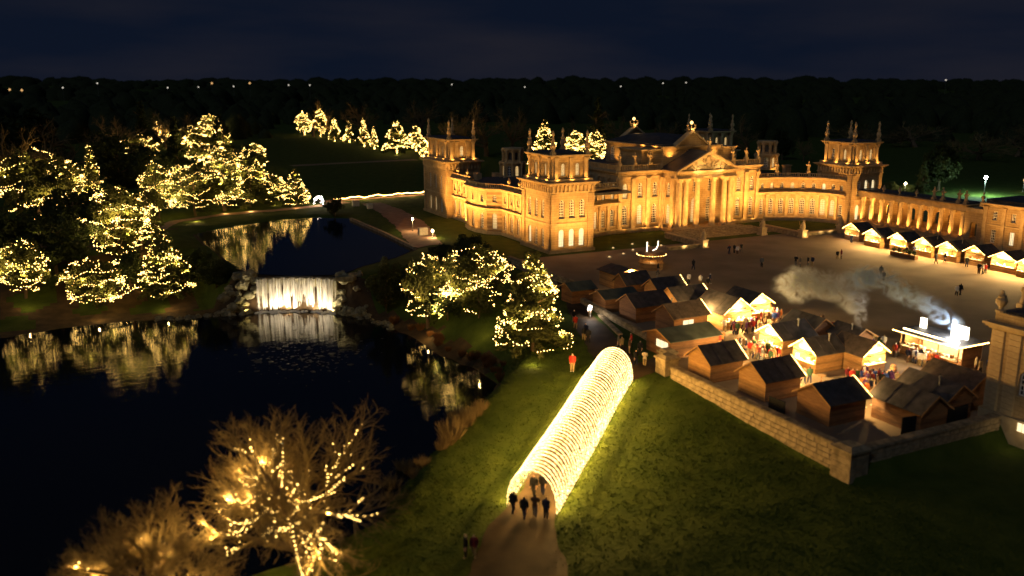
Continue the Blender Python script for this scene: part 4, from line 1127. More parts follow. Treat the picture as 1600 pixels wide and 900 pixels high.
LW = 'light-strung trees of the lakeside wood'
lit_tree('round', 40, 466, 374, 80, 'low round tree ringed with light strings above the dark lake bank, farthest from the waterfall', 1, 7, group=LW)
lit_tree('round', 152, 482, 402, 100, 'squat tree with swagged lights between the small round tree and the big bright one', 2, 6, group=LW)
lit_tree('cone', 260, 464, 360, 100, 'broad bright conifer heavily wound with lights near the rocks', 4, 9, group=LW)
lit_tree('round', 190, 408, 292, 105, 'spreading evergreen with lights on every limb behind the swagged tree', 3, group=LW, sp_=.38)
lit_tree('round', 62, 352, 232, 128, 'large dark evergreen sprinkled with loose lights at the wood edge', 5, 8, group=LW, gaps=.3, power=.5)
lit_tree('cone', 150, 330, 230, 44, 'slender tree with a lit top rising from the dark wood', 6, group=LW, power=.6)
lit_tree('round', 247, 342, 252, 56, 'tree with lit head standing alone before the dark wood', 7, group=LW, power=.8)
lit_tree('round', 306, 338, 256, 104, 'wide low tree with looped lights beside the pool path', 8, 6, group=LW)
lit_tree('cone', 392, 324, 228, 92, 'tallest lit conifer at the head of the pool', 9, 9, group=LW)
lit_tree('round', 352, 330, 230, 60, 'narrow lit evergreen pressed against the tall conifer by the pool', 10, 9, group=LW)
lit_tree('cone', 463, 322, 264, 50, 'small neat cone-shaped tree of lights by the lit arch', 11, 9, group=LW, sp_=.46)
lit_tree('round', 318, 262, 192, 56, 'lit tree deep in the wood behind the two black conifers', 12, 7, group=LW, power=.6, brad=.085)
lit_tree('cone', 352, 250, 190, 44, 'dark pointed conifer with sparse lights at the back of the wood', 13, 5, group=LW, gaps=.45, power=.3, brad=.085)
lit_tree('round', 222, 256, 210, 62, 'low crown with scattered lights behind the lone lit head', 14, 4, group=LW, gaps=.4, power=.4, brad=.085)
lit_tree('barelow', 260, 232, 176, 26, 'distant thin tree with one lit tuft on top above the wood', 15, group=LW, power=.5, brad=.095)
lit_tree('round', 398, 270, 224, 44, 'lit evergreen standing behind the tall conifer by the field', 16, 7, group=LW, power=.7, brad=.08)

for (k, px, b, tp, w, lb, sd, tu) in [('round', 300, 226, 196, 50, 'bright crown deep in the wood beside the black conifer', 51, 6), ('cone', 372, 300, 236, 60, 'lit conifer filling the gap between the narrow evergreen and the tall conifer', 52, 5), ('round', 428, 318, 272, 40, 'low lit evergreen tucked against the tall conifer towards the arch', 53, 6), ('cone', 335, 296, 226, 50, 'lit conifer half hidden behind the looped tree', 54, 8), ('round', 112, 330, 250, 60, 'lit evergreen overlapping the sprinkled one', 55, 5), ('round', 222, 390, 310, 70, 'lit evergreen leaning over the bright conifer', 56, 5), ('round', 280, 300, 258, 40, 'lit crown between the lone lit head and the looped tree', 57, 5), ('round', 330, 220, 178, 36, 'farthest lit crown at the field end of the wood', 58, 5)]:
    lit_tree(k, px, b, tp, w, lb, sd, tu, group=LW, brad=.054 if b > 280 else .085)
FR = 'lit avenue trees on the far lawn'
for i, (px, b, tp, w, kd, lb) in enumerate([
    (476, 211, 174, 26, 'round', 'bushy lit tree at the far end of the avenue, widest of the distant pair'),
    (501, 214, 170, 19, 'round', 'tall lit tree second from the far end of the avenue'),
    (523, 221, 184, 22, 'cone', 'lit tree with a leaning head third from the far end of the avenue'),
    (546, 223, 188, 20, 'cone', 'thin lit tree fourth from the far end of the avenue'),
    (569, 229, 184, 21, 'cone', 'lit tree with a tall leader fifth from the far end of the avenue'),
    (585, 233, 198, 14, 'cone', 'smallest lit tree of the avenue next to the one with a tall leader'),
    (620, 240, 188, 50, 'cone', 'widest lit avenue tree with level spreading limbs near the palace'),
    (650, 236, 196, 20, 'round', 'faintly lit tree between the widest avenue tree and the garden tower'),
    (662, 248, 216, 16, 'round', 'lit tree half hidden by the garden tower of the palace')]):
    lit_tree(kd, px, b, tp, w, lb, 20+i, 7, group=FR, power=.8, brad=.12, sp_=.75, wrap=True)
BP = 'lit trees behind the palace roofs'
lit_tree('cone', 850, 262, 188, 52, 'bright pointed tree of lights rising behind the corner tower', 31, 11, group=BP, brad=.095, power=.7)
lit_tree('round', 898, 258, 204, 32, 'rounded tree of lights between the pointed one and the hall roof', 32, 8, group=BP, brad=.095, power=.7)
lit_tree('round', 930, 256, 204, 34, 'rounded tree of lights just beside the tall dark cypress', 33, 8, group=BP, brad=.095, power=.7)

LB = 'light-draped trees on the bank below the palace'
lit_tree('round', 668, 512, 396, 80, 'evergreen on the lake bank with lights looping around its edge', 41, 7, group=LB, gaps=.15, sp_=.46, name='lit_tree')
lit_tree('round', 748, 496, 384, 118, 'wide spreading evergreen hung with swags of lights below the tower', 42, 6, group=LB, gaps=.12, sp_=.46)
lit_tree('cone', 832, 548, 394, 128, 'tiered bright conifer beside the path with lights on each tier', 43, 10, group=LB, sp_=.46)
lit_tree('round', 712, 470, 392, 50, 'small lit crown wedged between the two broad bank evergreens', 44, 4, group=LB, gaps=.35, sp_=.46, power=.5)

# dark trees that stand among and behind the lights
DW = 'dark trees filling the lakeside wood'
i = 0
for (px, b, tp, w, kd, lb) in [
    (277, 262, 182, 34, 'coned', 'tall black conifer standing in front of the lit depth of the wood'),
    (90, 430, 330, 120, 'roundd', 'dark evergreen mass above the small round lit tree'),
    (205, 460, 390, 60, 'roundd', 'dark evergreen between the swagged tree and the bright conifer'),
    (8, 430, 318, 90, 'roundd', 'dark evergreen at the edge of the wood above the lake'),
    (120, 380, 290, 110, 'roundd', 'dark evergreen behind the spreading lit evergreen'),
    (310, 440, 388, 60, 'roundd', 'dark shrub between the bright conifer and the weir rocks'),
    (338, 452, 410, 60, 'roundd', 'dark shrub growing on the rocks of the weir'),
    (30, 330, 190, 130, 'bare', 'bare dark tree behind the sprinkled evergreen'),
    (110, 300, 182, 130, 'bare', 'bare brown tree at the back of the wood, broad crowned'),
    (190, 310, 200, 110, 'roundd', 'dark crown between the slender tree and the lone lit head'),
    (180, 262, 178, 100, 'bare', 'bare brown tree in the far middle of the wood'),
    (235, 300, 225, 70, 'roundd', 'dark crown behind the lone lit head'),
    (300, 235, 172, 120, 'bare', 'bare brown tree at the far field end of the wood'),
    (60, 260, 170, 110, 'coned', 'dark conifer at the back of the wood behind the broad bare tree'),
    (225, 230, 158, 30, 'coned', 'thin dark conifer poking above the wood'),
    (345, 236, 178, 34, 'coned', 'pointed dark conifer just behind the sparse-lit one'),
    (0, 280, 176, 110, 'roundd', 'dark crown at the outer corner of the wood'),
    (420, 308, 268, 46, 'roundd', 'dark bush between the tall conifer and the neat cone'),
    (523, 338, 304, 32, 'roundd', 'lone dark bush standing at the head of the pool')]:
    i += 1; dark_tree(kd, px, b, tp, w, lb, i, DW)
BG = 'bare trees far behind the avenue'
bgl = ['bare brown tree behind the bushy end of the avenue', 'bare tree behind the thin avenue trees', 'bare tree behind the widest avenue tree', 'bare tree beyond the garden tower', 'low bare tree beyond the east wing roof', 'broad bare tree between tower and pointed lit tree', 'bare tree behind the rounded lit trees', 'bare tree next to the tall cypress', 'bare tree behind the hall roof', 'tall bare tree behind the quadrant roof', 'small round tree behind the roof lantern', 'thin bare tree between roof lantern and far tower']
for j, (px, b, tp, w, kd) in enumerate([(490, 214, 152, 60, 'bare'), (575, 212, 156, 60, 'bare'), (660, 214, 152, 62, 'bare'), (760, 244, 154, 100, 'bare'), (705, 236, 168, 70, 'bare'),
        (800, 240, 165, 60, 'bare'), (885, 236, 184, 60, 'bare'), (975, 240, 176, 60, 'bare'), (1040, 236, 186, 50, 'bare'), (1168, 246, 176, 70, 'bare'), (1222, 250, 198, 34, 'roundd'), (1255, 252, 212, 30, 'bare')]):
    dark_tree(kd, px, b, tp, w, bgl[j], j, BG)
dark_tree('coned', 932, 250, 153, 34, 'tall narrow cypress behind the rounded lit trees', 2)
dark_tree('round', 1466, 298, 220, 62, 'rounded tree lit green by the cold lamp beyond the colonnade', 1)
dark_tree('cone', 1440, 302, 252, 26, 'small light green conifer beside the colonnade roof', 1)
dark_tree('round', 1388, 304, 282, 30, 'low pale shrub behind the colonnade next to the far tower', 2, cat='shrub', name='shrub')
dark_tree('round', 1416, 304, 286, 24, 'low dark shrub behind the colonnade statues', 1, cat='shrub', name='shrub')
for j, (px, b, tp, w) in enumerate([(1330, 230, 190, 90), (1530, 250, 205, 120), (1590, 245, 180, 110), (1430, 230, 190, 110)]):
    dark_tree('bare', px, b, tp, w, ['faint bare tree beyond the far tower', 'faint broad bare tree beyond the cold lamp', 'faint bare tree beyond the kitchen range', 'faint bare tree beyond the green rounded tree'][j], j+40, 'faint trees beyond the colonnade')

# shrubs and bank planting round the weir and palace foot
SH = 'dark evergreen shrubs on the bank'
for j, (px, b, tp, w, kd, lb) in enumerate([
    (604, 488, 402, 56, 'round', 'glossy dark bush right beside the waterfall rocks'), (640, 470, 408, 50, 'roundd', 'dark bush between the glossy bush and the looped tree'),
    (735, 420, 362, 60, 'roundd', 'dark yew against the bow of the east wing'), (690, 408, 380, 50, 'roundd', 'low dark yew by the terrace corner'), (775, 440, 398, 60, 'roundd', 'dark yew in front of the tower base'), (700, 500, 440, 70, 'roundd', 'dark undergrowth below the small lit crown'), (806, 520, 452, 40, 'roundd', 'dark undergrowth beside the tiered conifer'),
    (345, 432, 402, 46, 'roundd', 'low dark shrub on the pool edge by the weir')]):
    dark_tree(kd, px, b, tp, w, lb, j+3, SH, 'shrub', 'shrub')
def tuft_mesh(seed, m, N=420, h=1.0, w=.55):
    r = np.random.default_rng(seed); a = r.uniform(0, 6.28, N); s = r.uniform(.1, 1, N)**.6*w; L = h*r.uniform(.5, 1, N)
    b = np.stack([np.cos(a)*s*.55, np.sin(a)*s*.55, np.zeros(N)-.1], 1); t = np.stack([np.cos(a)*s*1.2, np.sin(a)*s*1.2, L], 1) + r.normal(0, .07, (N, 3))
    sd = np.cross(t-b, r.normal(0, 1, (N, 3))); sd /= np.linalg.norm(sd, axis=1, keepdims=True); sd *= .02
    v = np.stack([b-sd, b+sd, t+sd*.4, t-sd*.4], 1).reshape(-1, 3); return npmesh('tuft', v, np.arange(4*N).reshape(N, 4), [m])
TUF = [tuft_mesh(1, FERN), tuft_mesh(2, FERN), tuft_mesh(3, REED, 260, 1.0, .8), tuft_mesh(4, REED, 260, .9, .7)]
r = random.Random(8); fern_xy = []
for j in range(46):
    px = r.uniform(600, 790); py = 505+(px-600)*.42+r.uniform(-14, 16)
    x, y, z = at(px, py)
    if z < LOW+.15: continue
    s = r.uniform(.7, 1.35); tag(link('fern_clump', TUF[j % 2], None, (x, y, z), r.uniform(0, 6), (s, s, s*.8)), 'rusty dead fern clump on the lake bank below the lit evergreens', 'fern', 'dead ferns on the bank')
for j, (px, py) in enumerate([(705, 686), (712, 672), (722, 668), (730, 660), (716, 660), (655, 722), (660, 730), (640, 738), (648, 745), (630, 742), (612, 765), (606, 780), (700, 694), (690, 702), (742, 650), (752, 640)]):
    x, y, z = at(px, py); s = r.uniform(.9, 1.5)*(1.25 if j < 5 else .8)
    tag(link('reed_clump', TUF[2+j % 2], None, (x, y, max(z, LOW-.1)), r.uniform(0, 6), (s, s, s)), 'pale dry reed clump in the tall stand by the lawn shore' if j < 5 else 'small dry reed clump along the lawn shore', 'reeds', 'reeds, tall stand' if j < 5 else 'reeds along the lawn shore')

# foreground bare trees
def fore_tree(px, base, top, wpx, seed, label, strings, levels, kids, power, trunk_wrap=True, z_=None, **kw):
    x, y, z = at(px, base)
    if z_ is not None: x, y, z = ptz(px, base, z_)
    k = mpp(x, y); h = hat(top, x, y)-z; w = wpx*k/2
    tr_, cr_, pth, ww = tree_meshes(seed, 1.15, levels=levels, kids=kids, **kw)
    s = w/ww*1.12; t = thing('bare_tree', (x, y, z-.1), label, 'tree', None)
    link('trunk', tr_, t, (0, 0, 0), 0, (s, s, h)); link('crown', cr_, t, (0, 0, 0), 0, (s, s, h))
    rr = random.Random(seed); pts = []
    if trunk_wrap:
        a = 0; zz = .2
        p0 = [Vector((q[0]*s, q[1]*s, q[2]*h)) for q in [p for l_, p in pth if l_ == 0][0]]
        th = p0[-1].z
        while zz < th:
            i = min(int(zz/th*(len(p0)-1)), len(p0)-2); f = zz/th*(len(p0)-1)-i; c = p0[i].lerp(p0[i+1], f)
            pts.append((c.x+(.36+rr.gauss(0, .04))*math.cos(a), c.y+(.36+rr.gauss(0, .04))*math.sin(a), zz+rr.gauss(0, .06))); a += .6+rr.random()*.3; zz += .022
    limbs = [p for l_, p in pth if l_ in (2, 3)]; rr.shuffle(limbs)
    ends = []
    for p in limbs[:strings]:
        q = [Vector((c[0]*s, c[1]*s, c[2]*h)) for c in p][-4:]
        ends.append(q[-1])
        for a_, b_ in zip(q[:-1], q[1:]):
            n_ = max(1, int((b_-a_).length/.22))
            for i in range(n_): c = a_.lerp(b_, i/n_); pts.append((c.x+rr.gauss(0, .04), c.y+rr.gauss(0, .04), c.z+.05))
    for a_, b_ in zip(ends[:-1], ends[1:]):                 # slack strings from limb to limb
        if (a_-b_).length > w*.8 or rr.random() < .6: continue
        n_ = int((a_-b_).length/.24)+2
        for i in range(n_): f = i/n_; c = a_.lerp(b_, f); pts.append((c.x, c.y, c.z-.9*math.sin(math.pi*f)*(.3+.1*(a_-b_).length)))
    o = link('light_string', bulb_mesh('light_string', pts, .04, BULB), t); o['kind'] = 'stuff'
    for q in rr.sample(pts, 18): glow((x+q[0]*1.05, y+q[1]*1.05-.2, z+q[2]+.1), power, .05)
    return t
fore_tree(480, 914, 640, 272, 13, 'large bare tree strung with lights and a wrapped glowing trunk on the lake shore', 150, 6, (9, 6, 5, 4, 3, 3), 130, spread=.62, up=.35, trunk=.2)
fore_tree(245, 965, 768, 225, 19, 'smaller bare tree with a few lights beside the large wrapped tree', 12, 6, (9, 6, 5, 4, 3, 3), 60, False, spread=.62, up=.3, trunk=.2)

# far country: woodland masses and scattered lamps
def far_mass(name, label, n_, seed, rmin, rmax, hmin, hmax):
    r = np.random.default_rng(seed); vs, fs = [], []; base = 0; seg, rings = 7, 4
    for k in range(n_):
        a = r.uniform(-42, 42); d = math.exp(r.uniform(math.log(rmin), math.log(rmax))); ang = YAW+math.radians(90-a)
        x = CX+d*math.cos(ang); y = CY+d*math.sin(ang)
        px = 800+F_PX*math.tan(math.radians(a))
        if d < 640 and 420 < px < 1000: continue
        h = r.uniform(hmin, hmax)*r.choice((.6, .8, 1, 1.25))*(1+d/4000); w = h*r.uniform(.35, .6)*(1+d/1500); z = hz(x, y)-.5
        ph = r.uniform(0, 6.28, 4)
        for i in range(rings+1):
            b = math.pi/2*i/rings
            for s in range(seg):
                t = 2*math.pi*s/seg; q = 1+.25*math.sin(2*t+ph[0]+b)+.2*math.sin(3*t+ph[1])*math.cos(2*b)
                vs.append((x+w*q*math.cos(b)**.7*math.cos(t), y+w*q*math.cos(b)**.7*math.sin(t), z+h*math.sin(b)**1.2*(.9+.15*math.sin(t+ph[2]))))
        for i in range(rings):
            for s in range(seg):
                j = (s+1) % seg; fs.append((base+i*seg+s, base+i*seg+j, base+(i+1)*seg+j, base+(i+1)*seg+s))
        base += seg*(rings+1)
    tag(link(name, npmesh(name, np.array(vs), np.array(fs), [LEAFD])), label, 'woodland', kind='stuff')
# grass tufts that roughen the near lawn
TL_ = float(np.linalg.norm(TN1-TN0)); gr = np.random.default_rng(6); G = 15000
gx = gr.uniform(-62, -21.5, G); gy = gr.uniform(-104, -36, G)
ok = (sdf(low_poly, gx, gy) > .6)
sx_ = (gx-TN0[0])*tdir[1]-(gy-TN0[1])*tdir[0]; tx_ = (gx-TN0[0])*tdir[0]+(gy-TN0[1])*tdir[1]
ok &= np.where((tx_ > -.5) & (tx_ < TL_+1), np.abs(sx_) > 2.0, (np.abs(sx_) > 2.2+np.clip(-tx_*.18, 0, 2.2)))
gx, gy = gx[ok], gy[ok]; gz = np.array([hz(a_, b_) for a_, b_ in zip(gx, gy)]); B_ = 5
bx = np.repeat(gx, B_)+gr.normal(0, .12, len(gx)*B_); by = np.repeat(gy, B_)+gr.normal(0, .12, len(gx)*B_); bz = np.repeat(gz, B_)
base = np.stack([bx, by, bz-.03], 1); tip = base+np.stack([gr.normal(0, .07, len(bx)), gr.normal(0, .07, len(bx)), gr.uniform(.07, .20, len(bx))], 1)
sd = gr.normal(0, 1, (len(bx), 3)); sd[:, 2] *= .2; sd /= np.linalg.norm(sd, axis=1, keepdims=True); sd *= .045
tv = np.stack([base-sd, base+sd, tip], 1).reshape(-1, 3)
tag(link('grass_tufts', npmesh('grass_tufts', tv, np.arange(len(tv)).reshape(-1, 3), [GRASS])), 'rough tufts of grass scattered over the lawn beside the tunnel', 'grass', kind='stuff')
far_mass('far_wood', 'dark distant woodland reaching to the horizon', 2600, 2, 480, 5200, 7, 14)
dl_pts = [(15, 140, AMBER), (34, 141, AMBER), (98, 137, FARL), (152, 130, FARL), (262, 137, FARL), (310, 136, FARL), (331, 130, AMBER), (365, 135, FARL), (390, 130, AMBER), (451, 133, FARL), (484, 133, FARL), (706, 132, FARL), (820, 136, FARL), (970, 135, FARL), (1036, 130, FARL), (1072, 129, FARL), (1478, 125, FARL), (1593, 243, AMBER), (1558, 150, FARL)]
for j, (px, py, m) in enumerate(dl_pts):
    d = 1150 if py < 200 else 420; a = math.atan((px-800)/F_PX)
    rx = ray(px, py); s = d/math.hypot(rx[0], rx[1]); x, y, z = CX+rx[0]*s, CY+rx[1]*s, CAM_H+rx[2]*s
    g = hz(x, y); h = max(z-g, 2)
    sz = (.8 if m is FARL else 1.3)*(1 if d > 1000 else .3)
    t = thing('street_lamp', (x, y, g), 'distant amber street lamp glowing in the dark country' if m is AMBER else 'distant pale street lamp in the dark country', 'street lamp', 'far amber lamps' if m is AMBER else 'far pale lamps')
    mb = MB(); mb.tube([(0, 0, 0), (0, 0, h)], .15, 5); mb.build('post', STEEL, t)
    mb = MB(); mb.lathe([(.1, -sz), (sz*.8, -sz*.5), (sz, 0), (sz*.8, sz*.5), (.1, sz)], seg=8); g_ = mb.build('lamp_head', m, t); g_.location = (0, 0, h)

# ---------------------------------------------------------------- tunnel of lights
ang = math.atan2(tdir[1], tdir[0]); TL = float(np.linalg.norm(TN1-TN0))
TUN = thing('light_tunnel', (TN0[0], TN0[1], hz(*TN0)), 'long arched tunnel of warm fairy lights spanning the path across the lawn', 'light tunnel', rz=ang)
TR_, TH_ = 2.0, 3.35
def arch(t, r_=TR_, h=TH_):                                 # t 0..1 over the hoop
    a = math.pi*t; return (-r_*math.cos(a), h*math.sin(a)**.8)
r = random.Random(14)
hoops = []
for v_ in range(4):
    mb = MB(); mb.tube([(0, arch(i/18)[0], arch(i/18)[1]) for i in range(19)], .022, 4)
    rr = random.Random(v_); pts = []
    for i in range(104):
        t = (i+rr.uniform(.1, .9))/104; y, z = arch(t, TR_+.03, TH_+.03); pts.append((rr.gauss(0, .04), y, z))
    hoops.append((mb.mesh('hoop', [STEEL]), bulb_mesh('hoop_bulbs', pts, .038, BULBT)))
NH = 50
dz = hz(*TN1)-hz(*TN0)
for i in range(NH):
    f = i/(NH-1); x = TL*f; wx, wy = TN0[0]+tdir[0]*x, TN0[1]+tdir[1]*x
    zz = hz(wx, wy)-hz(*TN0)
    h = link('hoop', hoops[i % 4][0], TUN, (x, 0, zz), r.choice((0, math.pi))+r.gauss(0, .02))
    b = link('hoop_bulbs', hoops[i % 4][1], h); b['kind'] = 'stuff'
for s in (-1, 1):                                           # bulb curtains over both sides and loose strings over the crown
    pts = []
    for i in range(1400):
        f = r.random(); t = abs(r.gauss(0, .13)) if r.random() < .93 else r.uniform(0, .5); t = min(t, .5); y, z = arch(t, TR_+.06, TH_+.05); x = TL*f
        wx, wy = TN0[0]+tdir[0]*x, TN0[1]+tdir[1]*x
        pts.append((x, s*-y, z+hz(wx, wy)-hz(*TN0)+.05))
    o = link('bulb_curtain', bulb_mesh('bulb_curtain', pts, .030, BULBT), TUN); o['kind'] = 'stuff'
    mb = MB(); mb.tube([(TL*k/12, s*TR_, hz(TN0[0]+tdir[0]*TL*k/12, TN0[1]+tdir[1]*TL*k/12)-hz(*TN0)+.06) for k in range(13)], .05, 5); mb.build('base_rail', STEEL, TUN)
mb = MB()
for k in (.3, .5, .7):
    y, z = arch(k); mb = MB(); mb.tube([(TL*j/12, y, z+hz(TN0[0]+tdir[0]*TL*j/12, TN0[1]+tdir[1]*TL*j/12)-hz(*TN0)) for j in range(13)], .02, 4); mb.build('purlin', STEEL, TUN)
for i in range(16):  # added point lights carry the bulbs' light; upper ones widen the spill
    f = (i+.5)/16; x = TN0[0]+tdir[0]*TL*f; y = TN0[1]+tdir[1]*TL*f; nrm = (tdir[1], -tdir[0])
    for s, z, p in ((-2.1, .7, 110), (2.1, .7, 110), (0, 3.9, 430)):
        point((x+nrm[0]*s, y+nrm[1]*s, hz(x, y)+z), p, (1, .54, .13), .1, None, 'tunnel_fill_light')

# ---------------------------------------------------------------- market chalets
CH = 'wooden market chalets'
def chalet(x, y, rz, L, W, label, lit=1.0, wood=None, roof=None, hw=2.2, hr=3.4, verge='front', power=60, sidelit=False, group=CH, open_=True, seams=2, ov=.35):
    """gabled hut: ridge along local x, serving front in the +x gable"""
    wood = wood or PINE; roof = roof or (FELT, FELTB, FELT, FELT)[int(abs(x*3.7+y*2.3)) % 4]
    t = thing('market_chalet', (x, y, hz(x, y)+.02), label, 'market stall', group, rz)
    hx, hy = L/2, W/2
    mb = MB(); mb.box(-hx, hx, -hy, hy, -.35, .10); mb.build('floor', OAK, t)
    def gable(xa, xb, z0):
        m_ = MB(); pts = [(-hy, z0), (hy, z0), (hy, hw), (0, hr), (-hy, hw)] if z0 < hw else [(-hy, hw), (hy, hw), (0, hr)]
        f_ = [(xb, a, b) for a, b in pts]; g_ = [(xa, a, b) for a, b in pts]
        m_.poly(f_); m_.poly(g_[::-1])
        for i in range(len(pts)): m_.quad(g_[i], g_[(i+1) % len(pts)], f_[(i+1) % len(pts)], f_[i])
        return m_
    gable(-hx, -hx+.06, .1).build('back_wall', wood, t)
    for s in (-1, 1):
        mb = MB(); mb.box(-hx+.062, hx-.062, *(sorted((s*hy, s*(hy-.06)))), .1, hw-.003); mb.build('side_wall', wood, t)
    if open_:
        gable(hx-.06, hx, hw-.28 if False else hw).build('gable_panel', wood, t)
        mb = MB(); mb.box(hx-.06, hx, -hy, hy, .1, 1.0); mb.build('front_panel', wood, t)
        mb = MB(); mb.box(hx-.35, hx+.28, -hy+.1, hy-.1, 1.002, 1.06); mb.build('counter', CREAM, t)
        for s in (-1, 1): mb = MB(); mb.box(hx-.1, hx+.003, *(sorted((s*hy, s*(hy-.12)))), 1.0, hw+.002); mb.build('corner_post', wood, t)
        mb = MB(); rr = random.Random(int(abs(x*13+y*7)*10)); cols = [CREAM, OAK, FRAME, PINE]
        for k in range(16):
            yy = rr.uniform(-hy+.3, hy-.3); s = rr.uniform(.08, .2); zz = 1.062 if k < 8 else 1.5
            xx = hx-.2 if k < 8 else -hx+.3
            mb.prism([(xx-s*.7, yy-s), (xx+s*.7, yy-s), (xx+s*.7, yy+s), (xx-s*.7, yy+s)], zz, zz+rr.uniform(.12, .42), k % 4, rr.choice((1, .6)))
        mb.box(-hx+.08, -hx+.5, -hy+.2, hy-.2, 1.46, 1.498, 1)
        w_ = mb.build('wares', cols, t); w_['kind'] = 'stuff'
        mb = MB(); sw = hy*rr.uniform(.35, .6); mb.box(hx+.001, hx+.045, -sw, sw, hw+.12, hw+.12+rr.uniform(.25, .4)); mb.build('sign_board', rr.choice((CREAM, OAK, DARKF, FRAME)), t)
        if rr.random() < .5: mb = MB(); mb.lathe([(.08, 0), (.08, .8), (.14, .82), (.14, .95), (.02, 1.05)], -hx*.4, hy*.4, hr-.5, 8); mb.build('vent_pipe', STEEL, t)
        mb = MB(); mb.tube([(hx+.05, -hy+.1, hw-.05)]+[(hx+.12, -hy+(2*hy)*k/8, hw-.1-.16*math.sin(math.pi*(k % 4)/4)) for k in range(9)]+[(hx+.05, hy-.1, hw-.05)], .06, 5); mb.build('garland', LEAFD, t)
    else: gable(hx-.06, hx, .1).build('front_wall', wood, t)
    sl = math.atan2(hr-hw, hy)
    for s in (-1, 1):
        mb = MB(); e = ov; y0, z0 = 0, hr+.03; y1 = s*(hy+e); z1 = hw+.03-e*math.tan(sl); th = .07
        a = [(-hx-e, y0, z0), (hx+e, y0, z0), (hx+e, y1, z1), (-hx-e, y1, z1)]; b = [(p[0], p[1], p[2]+th) for p in a]
        if s > 0: a, b = a, b
        mb.poly(a); mb.poly(b[::-1])
        for i in range(4): mb.quad(a[i], b[i], b[(i+1) % 4], a[(i+1) % 4])
        ro = mb.build('roof_slope', roof, t)
        for k in range(1, seams+1):
            xx = -hx-e+(L+2*e)*k/(seams+1); mb = MB(); mb.obox((xx-.05, 0), (xx+.05, 0), .01, 0, .01)
            mb = MB(); q = [(xx-.05, y0, z0+th+.002), (xx+.05, y0, z0+th+.002), (xx+.05, y1, z1+th+.002), (xx-.05, y1, z1+th+.002)]; q2 = [(p[0], p[1], p[2]+.03) for p in q]
            mb.poly(q2)
            for i in range(4): mb.quad(q[i], q[(i+1) % 4], q2[(i+1) % 4], q2[i])
            mb.build('batten', roof, ro)
    for xe in ((hx+ov, -hx-ov)):
        for s in (-1, 1):
            mb = MB(); pts = [(0, hr+.10), (s*(hy+ov), hw+.10-ov*math.tan(sl)), (s*(hy+ov), hw-.06-ov*math.tan(sl)), (0, hr-.06)]
            f_ = [(xe-.03, a, b) for a, b in pts]; g_ = [(xe+.03, a, b) for a, b in pts]; mb.poly(f_); mb.poly(g_[::-1])
            for i in range(4): mb.quad(f_[i], g_[i], g_[(i+1) % 4], f_[(i+1) % 4])
            mb.build('bargeboard', PINE, t)
    if verge:
        pts = []
        for s in (-1, 1):
            n_ = int((hy+ov)/.13)
            for i in range(n_):
                f = i/n_; pts.append((hx+ov+.06, s*(hy+ov)*f, hr+.08-(hr-hw+ov*math.tan(sl))*f))
        if verge == 'sides':
            for s in (-1, 1):
                for i in range(int(L/.2)): pts.append((-hx+L*i/int(L/.2), s*(hy+ov+.04), hw+.05-ov*math.tan(sl)))
        o = link('light_string', bulb_mesh('light_string', pts, .075, BULB), t); o['kind'] = 'stuff'
    if lit and open_:
        mb = MB(); mb.tube([(0, -hy+.4, hw-.12), (0, hy-.4, hw-.12)], .035, 5); mb.build('strip_lamp', BULBW, t)
        d = Vector((math.cos(rz), math.sin(rz)))
        point((x+d.x*(hx*.35), y+d.y*(hx*.35), hz(x, y)+hw-.35), power*lit*14, (1, .66, .25), .12, None, 'stall_lamp')
        point((x+d.x*(hx+ov+.25), y+d.y*(hx+ov+.25), hz(x, y)+hw+.35), power*lit*17.0, (1, .60, .20), .1, None, 'verge_lamp')
    return t
E_, W_, N_, S_ = math.pi, 0.0, -math.pi/2, math.pi/2        # facing -x, +x, -y, +y
chalet(-17.0, -66.4, W_, 4.2, 3.6, 'pine chalet with plain back gable just inside the court gate pier', power=85, hr=3.5)
chalet(-15.7, -73.0, W_, 4.4, 3.8, 'pine chalet with striped roof in the middle of the wall row', power=85, hr=3.5, seams=3)
chalet(-14.9, -80.2, W_, 4.4, 4.0, 'weathered pale-roofed chalet at the corner end of the wall row', power=55, wood=OAK, hr=3.4, seams=5)
chalet(-10.0, -84.6, S_, 5.2, 3.4, 'dark-roofed stall with red boards nearest the weathered chalet', power=6, wood=OAK, verge=None, group='dark-roofed stalls in a row of three')
chalet(-5.6, -83.6, S_, 5.2, 3.6, 'middle one of three dark-roofed stalls by the pilastered building', power=8, wood=OAK, verge=None, group='dark-roofed stalls in a row of three')
chalet(-1.0, -82.6, S_, 5.2, 3.8, 'dark-roofed stall touching the pilastered building', power=8, wood=OAK, verge=None, group='dark-roofed stalls in a row of three')
chalet(-5.4, -69.0, E_, 3.8, 3.4, 'brightly lit central chalet with glowing gable facing the wall row', power=95)
chalet(-1.6, -71.0, N_, 4.2, 3.4, 'central chalet with lit gable facing the dark-roofed row', power=80)
chalet(-4.2, -63.0, E_, 4.6, 3.8, 'lit chalet under the smoke with a crowd at its counter', power=95)
chalet(.6, -61.4, S_, 4.6, 3.4, 'dark chalet with brown gable behind the crowded lit chalet', power=14, wood=OAK, verge=None, roof=LEAD)
chalet(3.0, -65.6, S_, 3.6, 3.2, 'low dark hut under the rising smoke', power=10, wood=OAK, verge=None, hw=1.9, hr=2.8)
chalet(-2.8, -50.4, N_, 5.4, 4.4, 'large chalet with a dazzling lit gable at the head of the aisle', power=130, hr=3.8)
chalet(2.2, -49.0, N_, 4.6, 4.0, 'chalet outlined in lights beside the large dazzling one', power=110, verge='sides', hr=3.5)
chalet(-3.4, -43.2, W_, 5.0, 3.8, 'dark-roofed chalet behind the large dazzling one, facing the court', power=20, verge='front')
